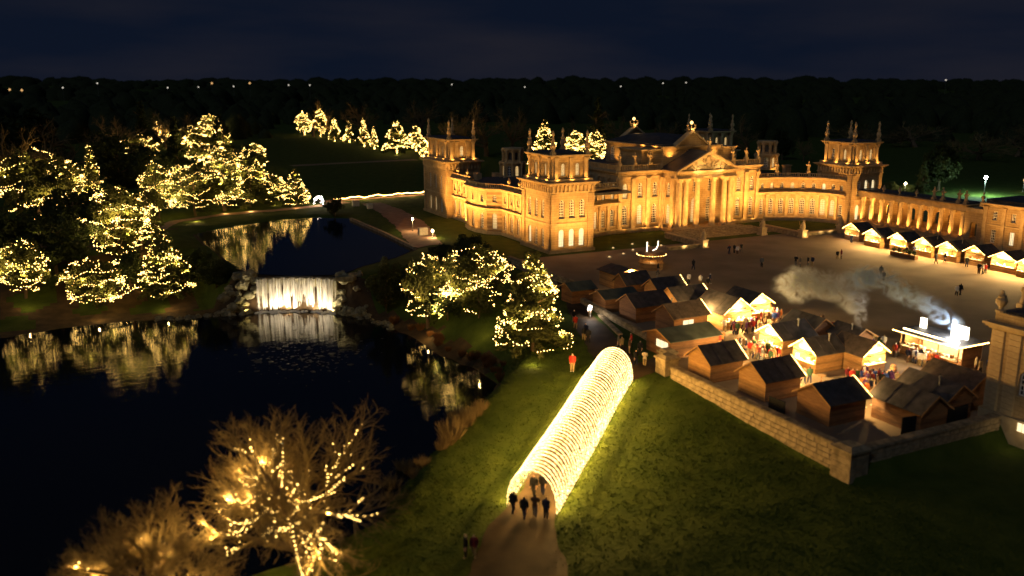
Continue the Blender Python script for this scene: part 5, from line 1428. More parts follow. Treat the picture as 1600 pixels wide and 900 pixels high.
chalet(-2.6, -37.6, W_, 4.4, 3.4, 'plain chalet with one lit roof edge, between two dark-roofed ones', power=16)
chalet(-4.6, -32.6, W_, 4.0, 3.2, 'small dark-roofed hut next to the flat lit kiosk wall', power=10, verge=None, wood=OAK)
chalet(-2.6, -26.6, N_, 4.6, 4.6, 'low-pitched hut with its long wall lit yellow by a lamp', power=70, verge=None, hr=2.9, hw=2.3, wood=PINE)
chalet(-11.0, -38.0, W_, 5.0, 3.2, 'dark green hut backing onto the low wall near the palace tower', power=3, wood=OAK, verge=None, roof=FELTG, hw=2.0, hr=2.7, group='dark huts along the low wall')
chalet(-10.2, -43.6, W_, 5.0, 3.8, 'dark-roofed hut with a pale gable along the low wall', power=4, wood=OAK, verge=None, group='dark huts along the low wall')
chalet(-9.2, -50.2, W_, 5.0, 3.8, 'brown hut with two lit windows and a glowing front', power=80, wood=OAK, verge='front')
chalet(-13.2, -32.0, W_, 3.6, 3.0, 'dark hut closest to the palace tower by the low wall', power=2, wood=OAK, verge=None, roof=FELTG, hw=2.0, hr=2.7, group='dark huts along the low wall')
chalet(-14.6, -57.6, W_, 6.6, 4.6, 'long green-canvas hut with a lit back window by the gate', power=26, wood=OAK, verge=None, roof=FELTG, hw=2.1, hr=2.9, seams=0)
def lit_pane(name, x, y, z, w, h, rz, n_, label):
    t = thing(name, (x, y, z), label, 'window', rz=rz)
    for k in range(n_):
        mb = MB(); ww = w/n_; mb.box(-w/2+ww*k+.03, -w/2+ww*(k+1)-.03, -.02, 0, 0, h); mb.build('pane', GLOWW, t)
    mb = MB(); mb.box(-w/2-.05, w/2+.05, -.05, -.021, -.06, -.001); mb.box(-w/2-.05, w/2+.05, -.05, -.021, h+.001, h+.06); mb.build('frame', PINE, t)
lit_pane('lit_window', -17.98, -58.4, 1.0, 2.2, .85, -math.pi/2, 3, 'glowing strip window in the back of the green canvas hut')
lit_pane('lit_window', -9.6, -52.14, 1.0, 1.6, .7, 0, 2, 'pair of glowing panes in the side of the brown hut')
point((-5.0, -29.6, 2.4), 80, (1, .6, .18), .1); mb = MB(); mb.lathe([(.05, 0), (.16, .1), (.16, .3), (.05, .4)], seg=8)
tag(mb.build('wall_lamp', LAMP), 'small yellow lamp on the long lit wall of the low-pitched hut', 'lamp').location = (-3.6, -29.15, 1.9)

FS = 'stalls lined up below the colonnade'
fl = ['stall with a blue-lit front next to the far tower', 'bright stall second from the far tower along the colonnade', 'bright stall behind the long planter by the colonnade', 'stall with lit shelves in the middle of the colonnade row', 'stall with a low lit counter opposite the pavilion arch', 'stall with a dark front and a lit gable in the colonnade row', 'wide bright stall below the kitchen range', 'last stall of the colonnade row, cut by the roof of the pilastered building']
for i, (px, py) in enumerate([(1330, 376), (1362, 386), (1402, 393), (1441, 401), (1479, 408), (1521, 415), (1566, 426), (1604, 436)]):
    x, y, z = at(px, py)
    chalet(x+1.8, y, E_, 3.6, 3.6 if i != 6 else 4.4, fl[i], power=(30, 95, 95, 80, 80, 20, 120, 80)[i], group=FS, hr=3.3)
x, y, z = at(1330, 376); point((x-1.0, y, 1.6), 14, (.35, .5, 1), .1)
# planter in front
x, y, z = at(1412, 402); t = thing('planter', (x, y, .02), 'long dark planter box with clipped plants on the court', 'planter', rz=math.pi/2)
mb = MB(); mb.box(-2.6, 2.6, -.4, .4, 0, .7); mb.build('trough', OAK, t)
for k in range(5): link('plant', ROUNDD[k % 3], t, (-2.1+k*1.05, 0, .6), k, (1.0, .8, .9))

# food stall with sign
t = thing('food_stall', (8.6, -73.0, .02), 'brightly lit food stall with a glowing sign box on its roof', 'market stall')
mb = MB(); mb.box(-1.9, 1.9, -3.7, 3.7, 0, .14); mb.build('floor', OAK, t)
mb = MB(); mb.box(1.82, 1.9, -3.7, 3.7, .14, 2.6); mb.build('back_wall', CREAM, t)
for s in (-1, 1): mb = MB(); mb.box(-1.2, 1.815, s*3.66-.04, s*3.66+.04, .14, 2.6); mb.build('side_wall', OAK, t)
mb = MB(); mb.box(-1.9, -1.82, -3.7, 3.7, .14, 1.05); mb.build('front_panel', PINE, t)
mb = MB(); mb.box(-2.2, -1.4, -3.7, 3.7, 1.052, 1.12); mb.build('counter', CREAM, t)
for y_ in (-3.66, -1.2, 1.2, 3.66): mb = MB(); mb.box(-1.9, -1.8, y_-.05, y_+.05, 1.1, 2.6); mb.build('post', PINE, t)
mb = MB(); mb.prism([(-2.7, -4.1), (2.2, -4.1), (2.2, 4.1), (-2.7, 4.1)], 2.602, 2.78); mb.prism([(-2.3, -3.7), (1.8, -3.7), (1.8, 3.7), (-2.3, 3.7)], 2.78, 3.1, 0, .8); mb.build('roof', FELT, t)
mb = MB()
for i in range(14): mb.box(-1.6, -1.3, -3.3+i*.5, -3.0+i*.5, 1.13, 1.3+.2*random.random(), i % 3)
mb.build('wares', [CREAM, OAK, FRAME], t)['kind'] = 'stuff'
SIGN = emit('sign_panel', (1, .86, .62), 5.0)
mb = MB(); mb.box(-.2, .1, -3.2, -1.3, 3.1, 4.4); mb.build('sign_box', SIGN, t)
mb = MB(); mb.box(-.28, -.05, 1.9, 2.6, 3.1, 4.2); mb.build('sign_box', SIGN, t)
mb = MB(); mb.tube([(-2.0, -3.3, 3.0), (-2.0, 3.3, 3.0)], .09, 6); mb.build('neon_tube', emit('neon', (1, .72, .32), 9.0), t)
pts = [(-2.72, -4.1+8.2*i/60, 2.72) for i in range(61)]+[(-2.7+4.9*i/36, -4.12, 2.72) for i in range(37)]
link('light_string', bulb_mesh('light_string', pts, .075, BULB), t)['kind'] = 'stuff'
for y_ in (-2.4, 0, 2.4): point((8.6-.6, -73+y_, 2.3), 520, (1, .70, .32), .1)
point((8.6-2.4, -73.0-3.2, 3.4), 700, (1, .93, .86), .12); mb = MB(); mb.lathe([(.04, 0), (.2, .1), (.24, .25), (.04, .45)], seg=8); o = mb.build('spot_lamp', BULBW, t); o.location = (-2.2, -3.6, 3.0)
point((8.6-.8, -73.0-2.2, 3.9), 55, (1, .9, .75), .2)

# round kiosk with two candles of light
x, y, z = at(1017, 420); t = thing('round_kiosk', (x, y, .02), 'round lit kiosk with two tall glowing candle shapes on top', 'kiosk')
mb = MB(); mb.lathe([(1.9, 0), (1.9, 1.05), (2.15, 1.08), (2.15, 1.16), (1.6, 1.17)], seg=16); mb.build('counter', PINE, t)
for k in range(8): mb = MB(); mb.tube([(1.8*math.cos(k*.785), 1.8*math.sin(k*.785), 1.1), (1.8*math.cos(k*.785), 1.8*math.sin(k*.785), 2.4)], .07, 5); mb.build('post', PINE, t)
mb = MB(); mb.lathe([(2.3, 2.4), (2.35, 2.55), (1.6, 2.85), (.3, 2.95)], seg=16); mb.build('roof', OAK, t)
CAN = emit('candle_tube', (1, .80, .55), 1.8)
mb = MB(); mb.tube([(-.9, 0, 2.9), (-.9, 0, 4.5)], .11, 6); mb.build('candle', CAN, t)
mb = MB(); mb.tube([(.2, 0, 3.0), (.9, 0, 3.2), (1.25, 0, 3.8), (1.25, 0, 4.5)], [.08, .11, .11, .1], 6); mb.build('candle', CAN, t)
link('light_string', bulb_mesh('light_string', [(2.35*math.cos(k*.11), 2.35*math.sin(k*.11), 2.45) for k in range(57)], .05, BULB), t)['kind'] = 'stuff'
point((x, y, 2.0), 70, (1, .62, .24), .15); point((x-1.6, y-2.0, 3.2), 26, (1, .7, .35), .1)

for i, (x, y, lb) in enumerate([(-9.4, -73.6, 'standing table in the aisle by the middle wall chalet'), (-8.2, -75.6, 'standing table before the central chalets'), (-11.0, -63.8, 'standing table in the aisle near the gate'), (3.4, -57.6, 'standing table on the open court behind the dark chalet'), (-8.4, -56.4, 'standing table outside the brown hut'), (4.6, -78.6, 'standing table near the food stall queue')]):
    t = thing('standing_table', (x, y, .022), lb, 'table'); mb = MB(); mb.lathe([(.42, 1.05), (.42, 1.1)], seg=12); mb.build('table_top', PINE, t)
    mb = MB(); mb.lathe([(.30, 0), (.30, .04), (.06, .08), (.05, 1.049)], seg=8); mb.build('pedestal', OAK, t)
for i, (x, y, lb) in enumerate([(-12.6, -69.6, 'wooden barrel between the first two wall chalets'), (-12.9, -77.0, 'wooden barrel between the middle and weathered chalets'), (6.2, -77.4, 'wooden barrel at the corner of the food stall'), (.4, -74.0, 'wooden barrel by the central chalet facing the dark row'), (-7.6, -58.8, 'wooden barrel left of the crowded lit chalet')]):
    t = thing('barrel', (x, y, .022), lb, 'barrel'); mb = MB(); mb.lathe([(.26, 0), (.33, .25), (.36, .45), (.33, .65), (.26, .9)], seg=12); mb.build('staves', OAK, t)
    for z_ in (.18, .72): mb = MB(); mb.lathe([(.325, z_), (.335, z_+.06)], seg=12); mb.build('hoop', STEEL, t)

# ---------------------------------------------------------------- walls of the court
def block_wall(name, a, b, z_top, zb0, zb1, label, course=.46, blk=1.15, th=.42, cap=True, m=OLDSTONE, seed=0):
    a, b = Vector(a), Vector(b); d = b-a; L = d.length; d /= L; ang_ = math.atan2(d.y, d.x)
    t = thing(name, (a.x, a.y, 0), label, 'wall', rz=ang_)
    zmin = min(zb0, zb1)-.5
    mb = MB(); mb.box(0, L, -th+.05, th-.05, zmin, z_top-.2); mb.build('core', SOIL, t)
    rr = random.Random(seed); key = {}; z = z_top-.2
    row = 0
    while z > zmin:
        x = -(blk*.5)*(row % 2)
        while x < L-.05:
            w = blk*rr.choice((.75, 1, 1, 1.25)); x0 = max(x, 0); x1 = min(x+w, L)
            zg = zb0+(zb1-zb0)*x0/L
            if x1-x0 > .12 and z > zg-.1:
                k = (round(x1-x0, 1), rr.randrange(2))
                if k not in key:
                    m_ = MB(); s = .02+.02*k[1]; hw_ = (x1-x0)/2-.012
                    q = lambda u, v_: (rr.uniform(-.008, .012))
                    v = [(-hw_, -th+.02, 0), (hw_, -th+.02, 0), (hw_, th-.02, 0), (-hw_, th-.02, 0), (-hw_, -th+.02, course-.024), (hw_, -th+.02, course-.024), (hw_, th-.02, course-.024), (-hw_, th-.02, course-.024),
                         (-hw_+s, -th-s, s), (hw_-s, -th-s, s), (hw_-s, -th-s*.8, course-.024-s), (-hw_+s, -th-s*.9, course-.024-s), (-hw_+s, th+s, s), (hw_-s, th+s, s), (hw_-s, th+s, course-.024-s), (-hw_+s, th+s, course-.024-s)]
                    f = [(8, 9, 10, 11), (0, 1, 9, 8), (1, 5, 10, 9), (5, 4, 11, 10), (4, 0, 8, 11), (13, 12, 15, 14), (2, 3, 12, 13), (3, 7, 15, 12), (7, 6, 14, 15), (6, 2, 13, 14), (1, 2, 6, 5), (3, 0, 4, 7), (4, 5, 6, 7), (0, 3, 2, 1)]
                    m_.v = v; m_.f = f; m_.m = [0]*len(f); key[k] = m_.mesh('stone_block', [m])
                o = link('stone_block', key[k], t, ((x0+x1)/2, rr.uniform(-.012, .012), z-course), rr.gauss(0, .004))
            x += w
        z -= course; row += 1
    if cap:
        x = 0
        while x < L-.02:
            w = min(1.5, L-x); mb = MB(); mb.box(x+.008, x+w-.008, -th-.1, th+.1, z_top-.2+.003, z_top-.03); mb.box(x+.05, x+w-.05, -th+.02, th-.02, z_top-.03, z_top+.03)
            o = mb.build('coping', m, t); o.location.z = rr.uniform(-.008, .008); x += w
    return t
def pier(x, y, z0, z1, w, label, name='gate_pier'):
    t = thing(name, (x, y, z0), label, 'pier'); h = z1-z0; n_ = max(2, int((h-.5)/.5)); rr = random.Random(int(x*7+y))
    for k in range(n_):
        mb = MB(); c = (h-.45)/n_; q = w+rr.uniform(-.015, .015); mb.prism([(-q, -q), (q, -q), (q, q), (-q, q)], k*c+.012, (k+1)*c-.012); mb.build('stone_block', OLDSTONE, t)
    mb = MB(); mb.box(-w+.05, w-.05, -w+.05, w-.05, 0, h-.45); mb.build('core', SOIL, t)
    mb = MB(); mb.box(-w-.15, w+.15, -w-.15, w+.15, h-.45, h-.25); mb.prism([(-w-.05, -w-.05), (w+.05, -w-.05), (w+.05, w+.05), (-w-.05, w+.05)], h-.25, h, 0, .6); mb.build('cap', OLDSTONE, t)
wc = (-19.6, -88.1)
zc = hz(-21.6, -86); zg = hz(-21.8, -66)
block_wall('court_wall', (-20.9, -64.6), (-20.9, -87.2), 1.05, zg-.2, zc-.3, 'long stone block wall between the lawn and the market court', seed=1)
pier(-20.9, -88.2, zc-.6, 1.45, 1.0, 'massive square stone pier at the corner of the court wall', 'corner_pier')
block_wall('court_wall', (-19.8, -88.3), (-3.2, -88.3), .95, zc-.3, zc-.3, 'dark stone block wall running from the corner pier to the pilastered building', seed=2)
pier(-20.8, -63.2, -.6, 2.0, .85, 'square stone gate pier at the end of the long block wall', 'gate_pier'); pier(-19.0, -60.8, -.4, 1.7, .7, 'smaller stone pier behind the gate pier', 'gate_pier')
block_wall('terrace_wall', (-12.6, -27.0), (-15.6, -53.0), .75, -.2, -.2, 'low stone wall along the backs of the dark huts', .4, 1.3, .3, seed=3)
pier(-15.8, -54.2, -.3, 1.7, .55, 'stone pier ending the low wall behind the huts', 'gate_pier')
block_wall('path_kerb_wall', (-14.9, -40.5), (-17.6, -49.5), .35, -.2, -.2, 'short knee-high kerb wall lit beside the path', .3, 1.0, .22, seed=5)
block_wall('tower_terrace_wall', (-9.5, -3.0), (-9.5, -24.0), 1.0, -.2, -.2, 'terrace wall below the corner tower by the parked awning', .4, 1.3, .3, seed=6)
# dark cloth screens by the corner
for k, (xa, ya, xb, yb, lb) in enumerate([(-13.2, -86.6, -9.9, -87.0, 'dark cloth screen between the weathered chalet and the corner'), (-9.8, -87.0, -5.2, -86.9, 'dark cloth screen behind the dark-roofed stalls'), (-18.9, -76.5, -18.7, -78.4, 'black bin store against the wall between chalets')]):
    mb = MB(); mb.obox((xa, ya), (xb, yb), .04, .02, 1.7 if k < 2 else 1.3); mb.obox((xa, ya), (xb, yb), .06, 1.7 if k < 2 else 1.3, 1.76 if k < 2 else 1.36); tag(mb.build('screen', DARKF), lb, 'screen')

# pilastered building at the end of the court
BX, BY = -2.5, -86.4
B = thing('pilastered_building', (0, 0, 0), 'ochre stone building with rusticated pilasters and a dark parapet roof', 'building')
mb = MB(); bops = [(3.1, 4.6, 3.0, 5.4, True), (7.4, 8.9, 3.0, 5.4, True), (11.7, 13.2, 3.0, 5.4, True)]
wall(mb, (BX, BY), (BX, BY-16), 0-2, 8.4, bops); wall(mb, (BX+14, BY), (BX, BY), -2, 8.4); wall(mb, (BX, BY-16), (BX+14, BY-16), -2, 8.4)
bo = mb.build('wall', [STONE], B); windows(bo, (BX, BY), (BX, BY-16), bops, [0, 0, 0])
mb = MB(); cornice(mb, BX, BX+14, BY-16, BY, 8.4, .6, .6, 0); mb.build('cornice', TRIM, B)
mb = MB(); mb.box(BX+.1, BX+13.9, BY-15.9, BY-.1, 9.0, 9.9); mb.build('parapet', STONE, B)
mb = MB(); mb.box(BX+.5, BX+13.5, BY-15.5, BY-.5, 9.9, 10.05); mb.prism([(BX+1, BY-15), (BX+13, BY-15), (BX+13, BY-1), (BX+1, BY-1)], 10.05, 11.6, 0, .45); mb.build('roof', LEAD, B)
mb = MB(); band(mb, [(BX+13, BY), (BX, BY), (BX, BY-16)][::1], -2, .9, .3, 0) ; mb.build('plinth', TRIM, B)
qm = {}
for yc in (BY-.75, BY-2.35, BY-5.4, BY-9.7):
    for k in range(14):
        mb = None
        if 'q' not in qm:
            m_ = MB(); m_.v = [(-.14, -.55, 0), (-.14, .55, 0), (-.14, .55, .5), (-.14, -.55, .5), (.02, -.6, -.02), (.02, .6, -.02), (.02, .6, .52), (.02, -.6, .52)]
            m_.f = [(0, 3, 2, 1), (0, 1, 5, 4), (1, 2, 6, 5), (2, 3, 7, 6), (3, 0, 4, 7)]; m_.m = [0]*5; qm['q'] = m_.mesh('rusticated_block', [TRIM])
        link('rusticated_block', qm['q'], B, (BX-.02, yc, .95+k*.53))
for x, y in ((BX+.3, BY-.4), (BX+.3, BY-4.6)):
    link('urn', URN, B, (x, y, 9.9), 0, (1.3, 1.3, 1.3))
link('statue', STAT, B, (BX+3.2, BY-.5, 9.9), 1.2)
lit_pane('basement_window', BX-.42, BY-4.2, .0, .9, .8, -math.pi/2, 2, 'small square basement window glowing white low on the pilastered building')
point((BX-1.6, BY-4.4, .4), 16, (1, .72, .36), .1); flood((BX-5, BY+2, .5), (BX, BY-2, 6), 90, (1, .6, .2))

# ---------------------------------------------------------------- people
def person_mesh(seed, pose):
    """one continuous skinned figure 1.75 m tall, standing on z = 0, facing -y"""
    V, E, Rd = [], [], []
    def add(p, rad, par=None):
        V.append(p); Rd.append(rad)
        if par is not None: E.append((par, len(V)-1))
        return len(V)-1
    st = {'stand': 0.0, 'walk': .17, 'step': .11, 'lean': .05}[pose]
    pel = add((0, 0, .95), (.20, .17)); wai = add((0, -.005, 1.10), (.20, .165), pel); che = add((0, -.01, 1.30), (.215, .17), wai); sh = add((0, 0, 1.43), (.15, .13), che)
    ne = add((0, -.01, 1.51), (.06, .06), sh); hd = add((0, -.03, 1.60), (.085, .10), ne); add((0, -.025, 1.70), (.082, .095), hd)
    for s in (-1, 1):
        f = s*st
        hp = add((s*.10, 0, .86), (.13, .13), pel); kn = add((s*.105, -f*.55-.02, .49), (.095, .10), hp); an = add((s*.10, -f*1.0+(.10 if f < 0 else 0), .10+(.05 if f < -.1 else 0)), (.075, .075), kn)
        add((s*.11, -f*1.0-.15+(.08 if f < 0 else 0), .04+(.03 if f < -.1 else 0)), (.045, .035), an)
        so = add((s*.21, 0, 1.40), (.105, .105), sh)
        a = -f if pose != 'lean' else .16
        fw = .20 if pose == 'lean' else 0
        el = add((s*.245, -a*.45+.02-fw*.3, 1.13), (.085, .085), so); wrp = add((s*.20, -a*.9-.05-fw*1.2, .90+fw*.7), (.055, .055), el)
        pm = add((s*.20, -a*.95-.08-fw*1.5, .83+fw*.75), (.036, .022), wrp)
        for k in range(4):
            q = add((s*(.215+.018*k-.01), -a*.97-.085-fw*1.7+.004*k, .775+fw*.78-.006*(k in (1, 2))), (.010, .010), pm); add((s*(.21+.018*k-.01), -a*.97-.10-fw*1.75, .735+fw*.8-.01*(k in (1, 2))), (.009, .009), q)
        q = add((s*.20, -a*.95-.10-fw*1.5, .82+fw*.75), (.011, .011), pm); add((s*.195, -a*.95-.12-fw*1.55, .785+fw*.78), (.009, .009), q)
    me = bpy.data.meshes.new('skeleton'); me.from_pydata(V, E, []); o = bpy.data.objects.new('skeleton', me); COL.objects.link(o)
    md = o.modifiers.new('skin', 'SKIN'); md.use_smooth_shade = True
    for i, sv in enumerate(me.skin_vertices[0].data): sv.radius = Rd[i]; sv.use_root = (i == 0)
    sb = o.modifiers.new('sub', 'SUBSURF'); sb.levels = 1; sb.render_levels = 1
    dg = bpy.context.evaluated_depsgraph_get(); out = bpy.data.meshes.new_from_object(o.evaluated_get(dg))
    bpy.data.objects.remove(o); bpy.data.meshes.remove(me)
    out.name = 'person'; out.materials.clear()
    for _ in range(4): out.materials.append(PMAT['black'])
    mi = []
    for p in out.polygons:
        c = p.center
        if c.z > 1.53: k = 0 if (c.y < -.045 and c.z < 1.68) else 3
        elif c.z < .10: k = 3
        elif abs(c.x) > .16 and c.z < .86+(.2 if pose == 'lean' else 0) and c.z > .6: k = 0
        elif c.z > .80: k = 1
        else: k = 2
        mi.append(k)
    out.polygons.foreach_set('material_index', mi); out.update(); return out
PC = {'black': (.012, .012, .013), 'navy': (.015, .02, .05), 'grey': (.10, .10, .10), 'red': (.38, .03, .02), 'brown': (.09, .05, .025), 'khaki': (.26, .19, .09), 'white': (.6, .58, .54), 'blue': (.03, .07, .30), 'green': (.03, .07, .03), 'orange': (.45, .14, .03), 'cream': (.5, .42, .28), 'purple': (.10, .03, .12), 'maroon': (.13, .015, .02)}
PMAT = {k: mat('cloth_'+k, v, .85, var=.2, scale=6) for k, v in PC.items()}
SKIN = mat('skin', (.42, .25, .17), .55)
HAIR = {'dark': mat('dark_hair', (.02, .014, .01), .6), 'fair': mat('fair_hair', (.28, .18, .08), .6)}
PM = {k: person_mesh(1, k) for k in ('stand', 'walk', 'step', 'lean')}
used = set(); pr = random.Random(33); NP = [0]
def person(px=None, py=None, xy=None, place='', coat=None, tr=None, hat=None, pose=None, face=None, h=None, group=None, child=False):
    x, y, z = at(px, py) if xy is None else (*xy, hz(*xy))
    if x > -20.6 and y > -88 and y < 0: z = .022
    elif py and 540 < (py or 0) < 830 and 780 < (px or 0) < 990: z += .09
    for _ in range(400):
        c = coat or pr.choice(list(PC)); t_ = tr or pr.choice(['black', 'navy', 'grey', 'brown', 'khaki']); hd = hat or pr.choice(['dark', 'fair', 'white', 'red', 'black', 'grey', 'cream', 'navy'])
        ps = pose or pr.choice(['stand', 'walk', 'step', 'lean'])
        key = (c, t_, hd, place)
        if key not in used: break
    used.add(key)
    s = (h or pr.uniform(1.66, 1.86))/1.75
    o = link('person', PM[ps], None, (x, y, z), face if face is not None else pr.uniform(0, 6.28), (s, s, s))
    hm = HAIR.get(hd) or PMAT[hd]
    for i, m in enumerate((SKIN, PMAT[c], PMAT[t_], hm)): o.material_slots[i].link = 'OBJECT'; o.material_slots[i].material = m
    hl = f'{hd} hair' if hd in HAIR else f'{hd} hat'
    tag(o, f'{c} coat, {t_} trousers, {hl}: person {place}', 'person', group)
    NP[0] += 1; return o
tf = math.atan2(tdir[1], tdir[0])+math.pi/2
for i, (px, py, c, t_, hd, ps) in enumerate([(802, 804, 'black', 'black', 'dark', 'walk'), (819, 813, 'black', 'navy', 'dark', 'walk'), (836, 809, 'brown', 'grey', 'black', 'lean'), (853, 813, 'navy', 'black', 'fair', 'stand')]):
    person(px, py, place='at the mouth of the light tunnel', coat=c, tr=t_, hat=hd, pose=ps, face=tf+pr.gauss(0, .2), h=1.9, group='walkers in the tunnel mouth')
person(834, 777, place='inside the light tunnel', coat='black', tr='black', hat='dark', pose='walk', face=tf+math.pi, h=1.9); person(848, 775, place='inside the light tunnel', coat='black', tr='navy', hat='fair', pose='step', face=tf, h=1.9)
person(728, 872, place='on the dark grass beside the path', coat='black', tr='black', hat='cream', pose='stand', h=1.9); person(741, 870, place='on the dark grass beside the path', coat='maroon', tr='khaki', hat='cream', pose='step', h=1.75)
person(894, 582, place='on the lawn above the light tunnel', coat='red', tr='khaki', hat='white', pose='stand', face=-.6, h=2.1)
for (px, py, c) in [(897, 505, 'black'), (899, 514, 'red'), (912, 532, 'black'), (919, 536, 'black'), (921, 496, 'white'), (915, 527, 'navy')]: person(px, py, place='walking on the path below the terrace wall', coat=c, pose='walk', h=1.8, group='walkers on the terrace path')
for (px, py, c) in [(966, 546, 'grey'), (971, 550, 'khaki'), (986, 543, 'red'), (993, 571, 'black'), (1007, 572, 'cream'), (1000, 556, 'black'), (983, 553, 'brown')]: person(px, py, place='near the court gate piers', coat=c, h=1.8, group='people by the gate')
for (px, py, c) in [(1147, 396, 'black'), (1139, 398, 'navy'), (1158, 395, 'black'), (1152, 398, 'white')]: person(px, py, place='in a group on the court before the steps', coat=c, group='group before the steps')
for (px, py, c) in [(1190, 418, 'grey'), (1083, 422, 'black'), (1076, 444, 'white'), (1094, 446, 'white'), (1106, 450, 'black'), (1109, 444, 'navy'), (1028, 428, 'black')]: person(px, py, place='crossing the court near the huts', coat=c, pose='walk', group='people crossing the court')
for (px, py, c) in [(1243, 416, 'black'), (1250, 417, 'grey'), (1262, 416, 'black'), (1269, 417, 'navy'), (1308, 406, 'black'), (1314, 405, 'maroon')]: person(px, py, place='in the middle of the great court', coat=c, group='people in mid court')
for (px, py, c) in [(1500, 462, 'black'), (1494, 463, 'white'), (1529, 428, 'black'), (1535, 429, 'white'), (1539, 428, 'red'), (1476, 410, 'black'), (1462, 413, 'grey'), (1404, 398, 'brown'), (1416, 400, 'black'), (1428, 399, 'navy'), (1376, 432, 'black'), (1380, 440, 'grey'), (1330, 380, 'navy'), (1510, 418, 'black')]: person(px, py, place='on the court in front of the colonnade stalls', coat=c, group='people before the colonnade stalls')
def crowd(n_, x0, x1, y0, y1, place, group, face=None, coats=None):
    for i in range(int(n_*1.9)): person(xy=(pr.uniform(x0, x1), pr.uniform(y0, y1)), place=place, group=group, face=None if face is None else face+pr.gauss(0, .5), coat=pr.choice(coats) if coats else None)
crowd(14, -9.6, -7.4, -66.0, -60.6, 'at the counter of the crowded lit chalet', 'crowd at the lit chalet', 1.57)
crowd(9, -5.4, -.6, -55.8, -53.6, 'in front of the large dazzling chalet', 'crowd at the dazzling chalet', math.pi)
crowd(7, 1.0, 4.2, -54.0, -52.0, 'by the chalet outlined in lights', 'crowd by the outlined chalet')
crowd(8, -6.8, -4.0, -76.4, -73.8, 'between the two central chalets and the dark-roofed row', 'crowd between chalets')
crowd(7, -10.4, -6.8, -79.5, -76.5, 'in the aisle near the dark-roofed stalls', 'people near the dark-roofed stalls')
crowd(9, 4.6, 6.0, -75.8, -70.0, 'queuing at the food stall', 'queue at the food stall', 1.57, ['red', 'black', 'white', 'brown', 'navy', 'orange'])
crowd(6, 3.6, 6.4, -68.4, -65.6, 'at the smoky end of the food stall', 'people at the end of the food stall')
crowd(5, 7.2, 10.8, -79.2, -77.6, 'beside the pilastered building', 'people beside the pilastered building', None, ['khaki', 'blue', 'black', 'cream'])
crowd(6, -11.6, -9.2, -72.8, -67.0, 'walking down the aisle behind the wall chalets', 'people in the wall aisle')
crowd(6, -12.6, -8.6, -58.6, -54.6, 'outside the glowing front of the brown hut', 'people outside the brown hut')
crowd(6, 2.0, 8.0, -60.5, -56.0, 'on the open court behind the dark chalet', 'people behind the dark chalet')
crowd(5, -4.8, -3.0, -77.4, -76.4, 'outside the central chalet with the fenced deck', 'people by the fenced deck')

# ---------------------------------------------------------------- lamps and small things
def lamp_post(px, py, h, m, power, col, label, cat='lamp', hr=.18):
    x, y, z = at(px, py); t = thing('lamp_post', (x, y, z), label, cat)
    mb = MB(); mb.lathe([(.12, 0), (.12, .3), (.05, .4), (.04, h)], seg=8); mb.build('post', STEEL, t)
    mb = MB(); mb.lathe([(.03, 0), (hr*.8, hr*.3), (hr, hr), (hr*.7, hr*1.7), (.03, hr*2)], seg=10); b = mb.build('lamp_head', m, t); b.location = (0, 0, h)
    mb = MB(); mb.lathe([(hr*.9, 0), (hr*.6, .1), (.02, .18)], seg=10); b = mb.build('cap', STEEL, t); b.location = (0, 0, h+hr*2)
    point((x, y-.4, z+h-.05), power, col, .15)
lamp_post(1537, 306, 4.5, LAMPC, 5200, (.62, 1, .9), 'cold white lamp shining on the grass beyond the colonnade', hr=.4)
lamp_post(1413, 306, 3.0, LAMP, 500, (1, .9, .5), 'warm lamp behind the colonnade statues', hr=.3)
lamp_post(645, 362, 2.4, LAMP, 420, (1, .66, .26), 'lamp on the terrace by the pool corner', hr=.22); lamp_post(676, 372, 1.2, LAMP, 300, (1, .66, .26), 'low lamp on the terrace by the garden tower', hr=.26)
lamp_post(922, 497, 1.3, BULBW, 90, (1, .85, .75), 'white lamp at the upper end of the path kerb', hr=.22)
lamp_post(1598, 300, 3, AMBER, 60, (1, .6, .3), 'amber lamp beyond the kitchen range', hr=.3)
for i, (px, py) in enumerate([(958, 388), (974, 397), (988, 382), (989, 391), (952, 402), (1013, 385), (1033, 384)]):
    x, y, z = at(px, py); mb = MB(); mb.lathe([(.2, 0), (.2, .12), (.14, .18), (.02, .2)], seg=10); o = mb.build('ground_lamp', GLOW); o.location = (x, y, .03)
    tag(o, 'small glowing ground lamp on the forecourt below the palace tower', 'lamp', 'ground lamps in the forecourt'); point((x, y, .6), 5, (1, .75, .4), .1)
# lit rope along the far pool path, with its arch
t = thing('light_rope', (0, 0, 0), 'wavy rope of white lights along the path behind the pool', 'light rope'); pts = []
for i in range(330):
    f = i/329; px = 522+f*142; py = 311.5-f*11.5+.8*math.sin(f*23)+.4*math.sin(f*61); x, y, z = at(px, py+4); pts.append((x, y, hz(x, y)+.75+.08*math.sin(f*31)))
link('bulbs', bulb_mesh('light_rope', pts, .10, BULB), t)['kind'] = 'stuff'
for k in range(9):
    p = pts[int(k*329/8)]; mb = MB(); mb.tube([(p[0], p[1], p[2]-1.1), (p[0], p[1], p[2])], .03, 5); mb.build('stake', STEEL, t)
    point((p[0]-.4, p[1]-.6, p[2]+.3), 90, (1, .66, .28), .3)
t = thing('light_arch', (*at(498, 320)[:2], hz(*at(498, 320)[:2])), 'small bright arch of lights where the pool path begins', 'light arch', rz=-.6)
mb = MB(); mb.tube([(-1.1*math.cos(math.pi*i/10), 0, 2.0*math.sin(math.pi*i/10)**.8) for i in range(11)], .05, 5); mb.build('hoop', STEEL, t)
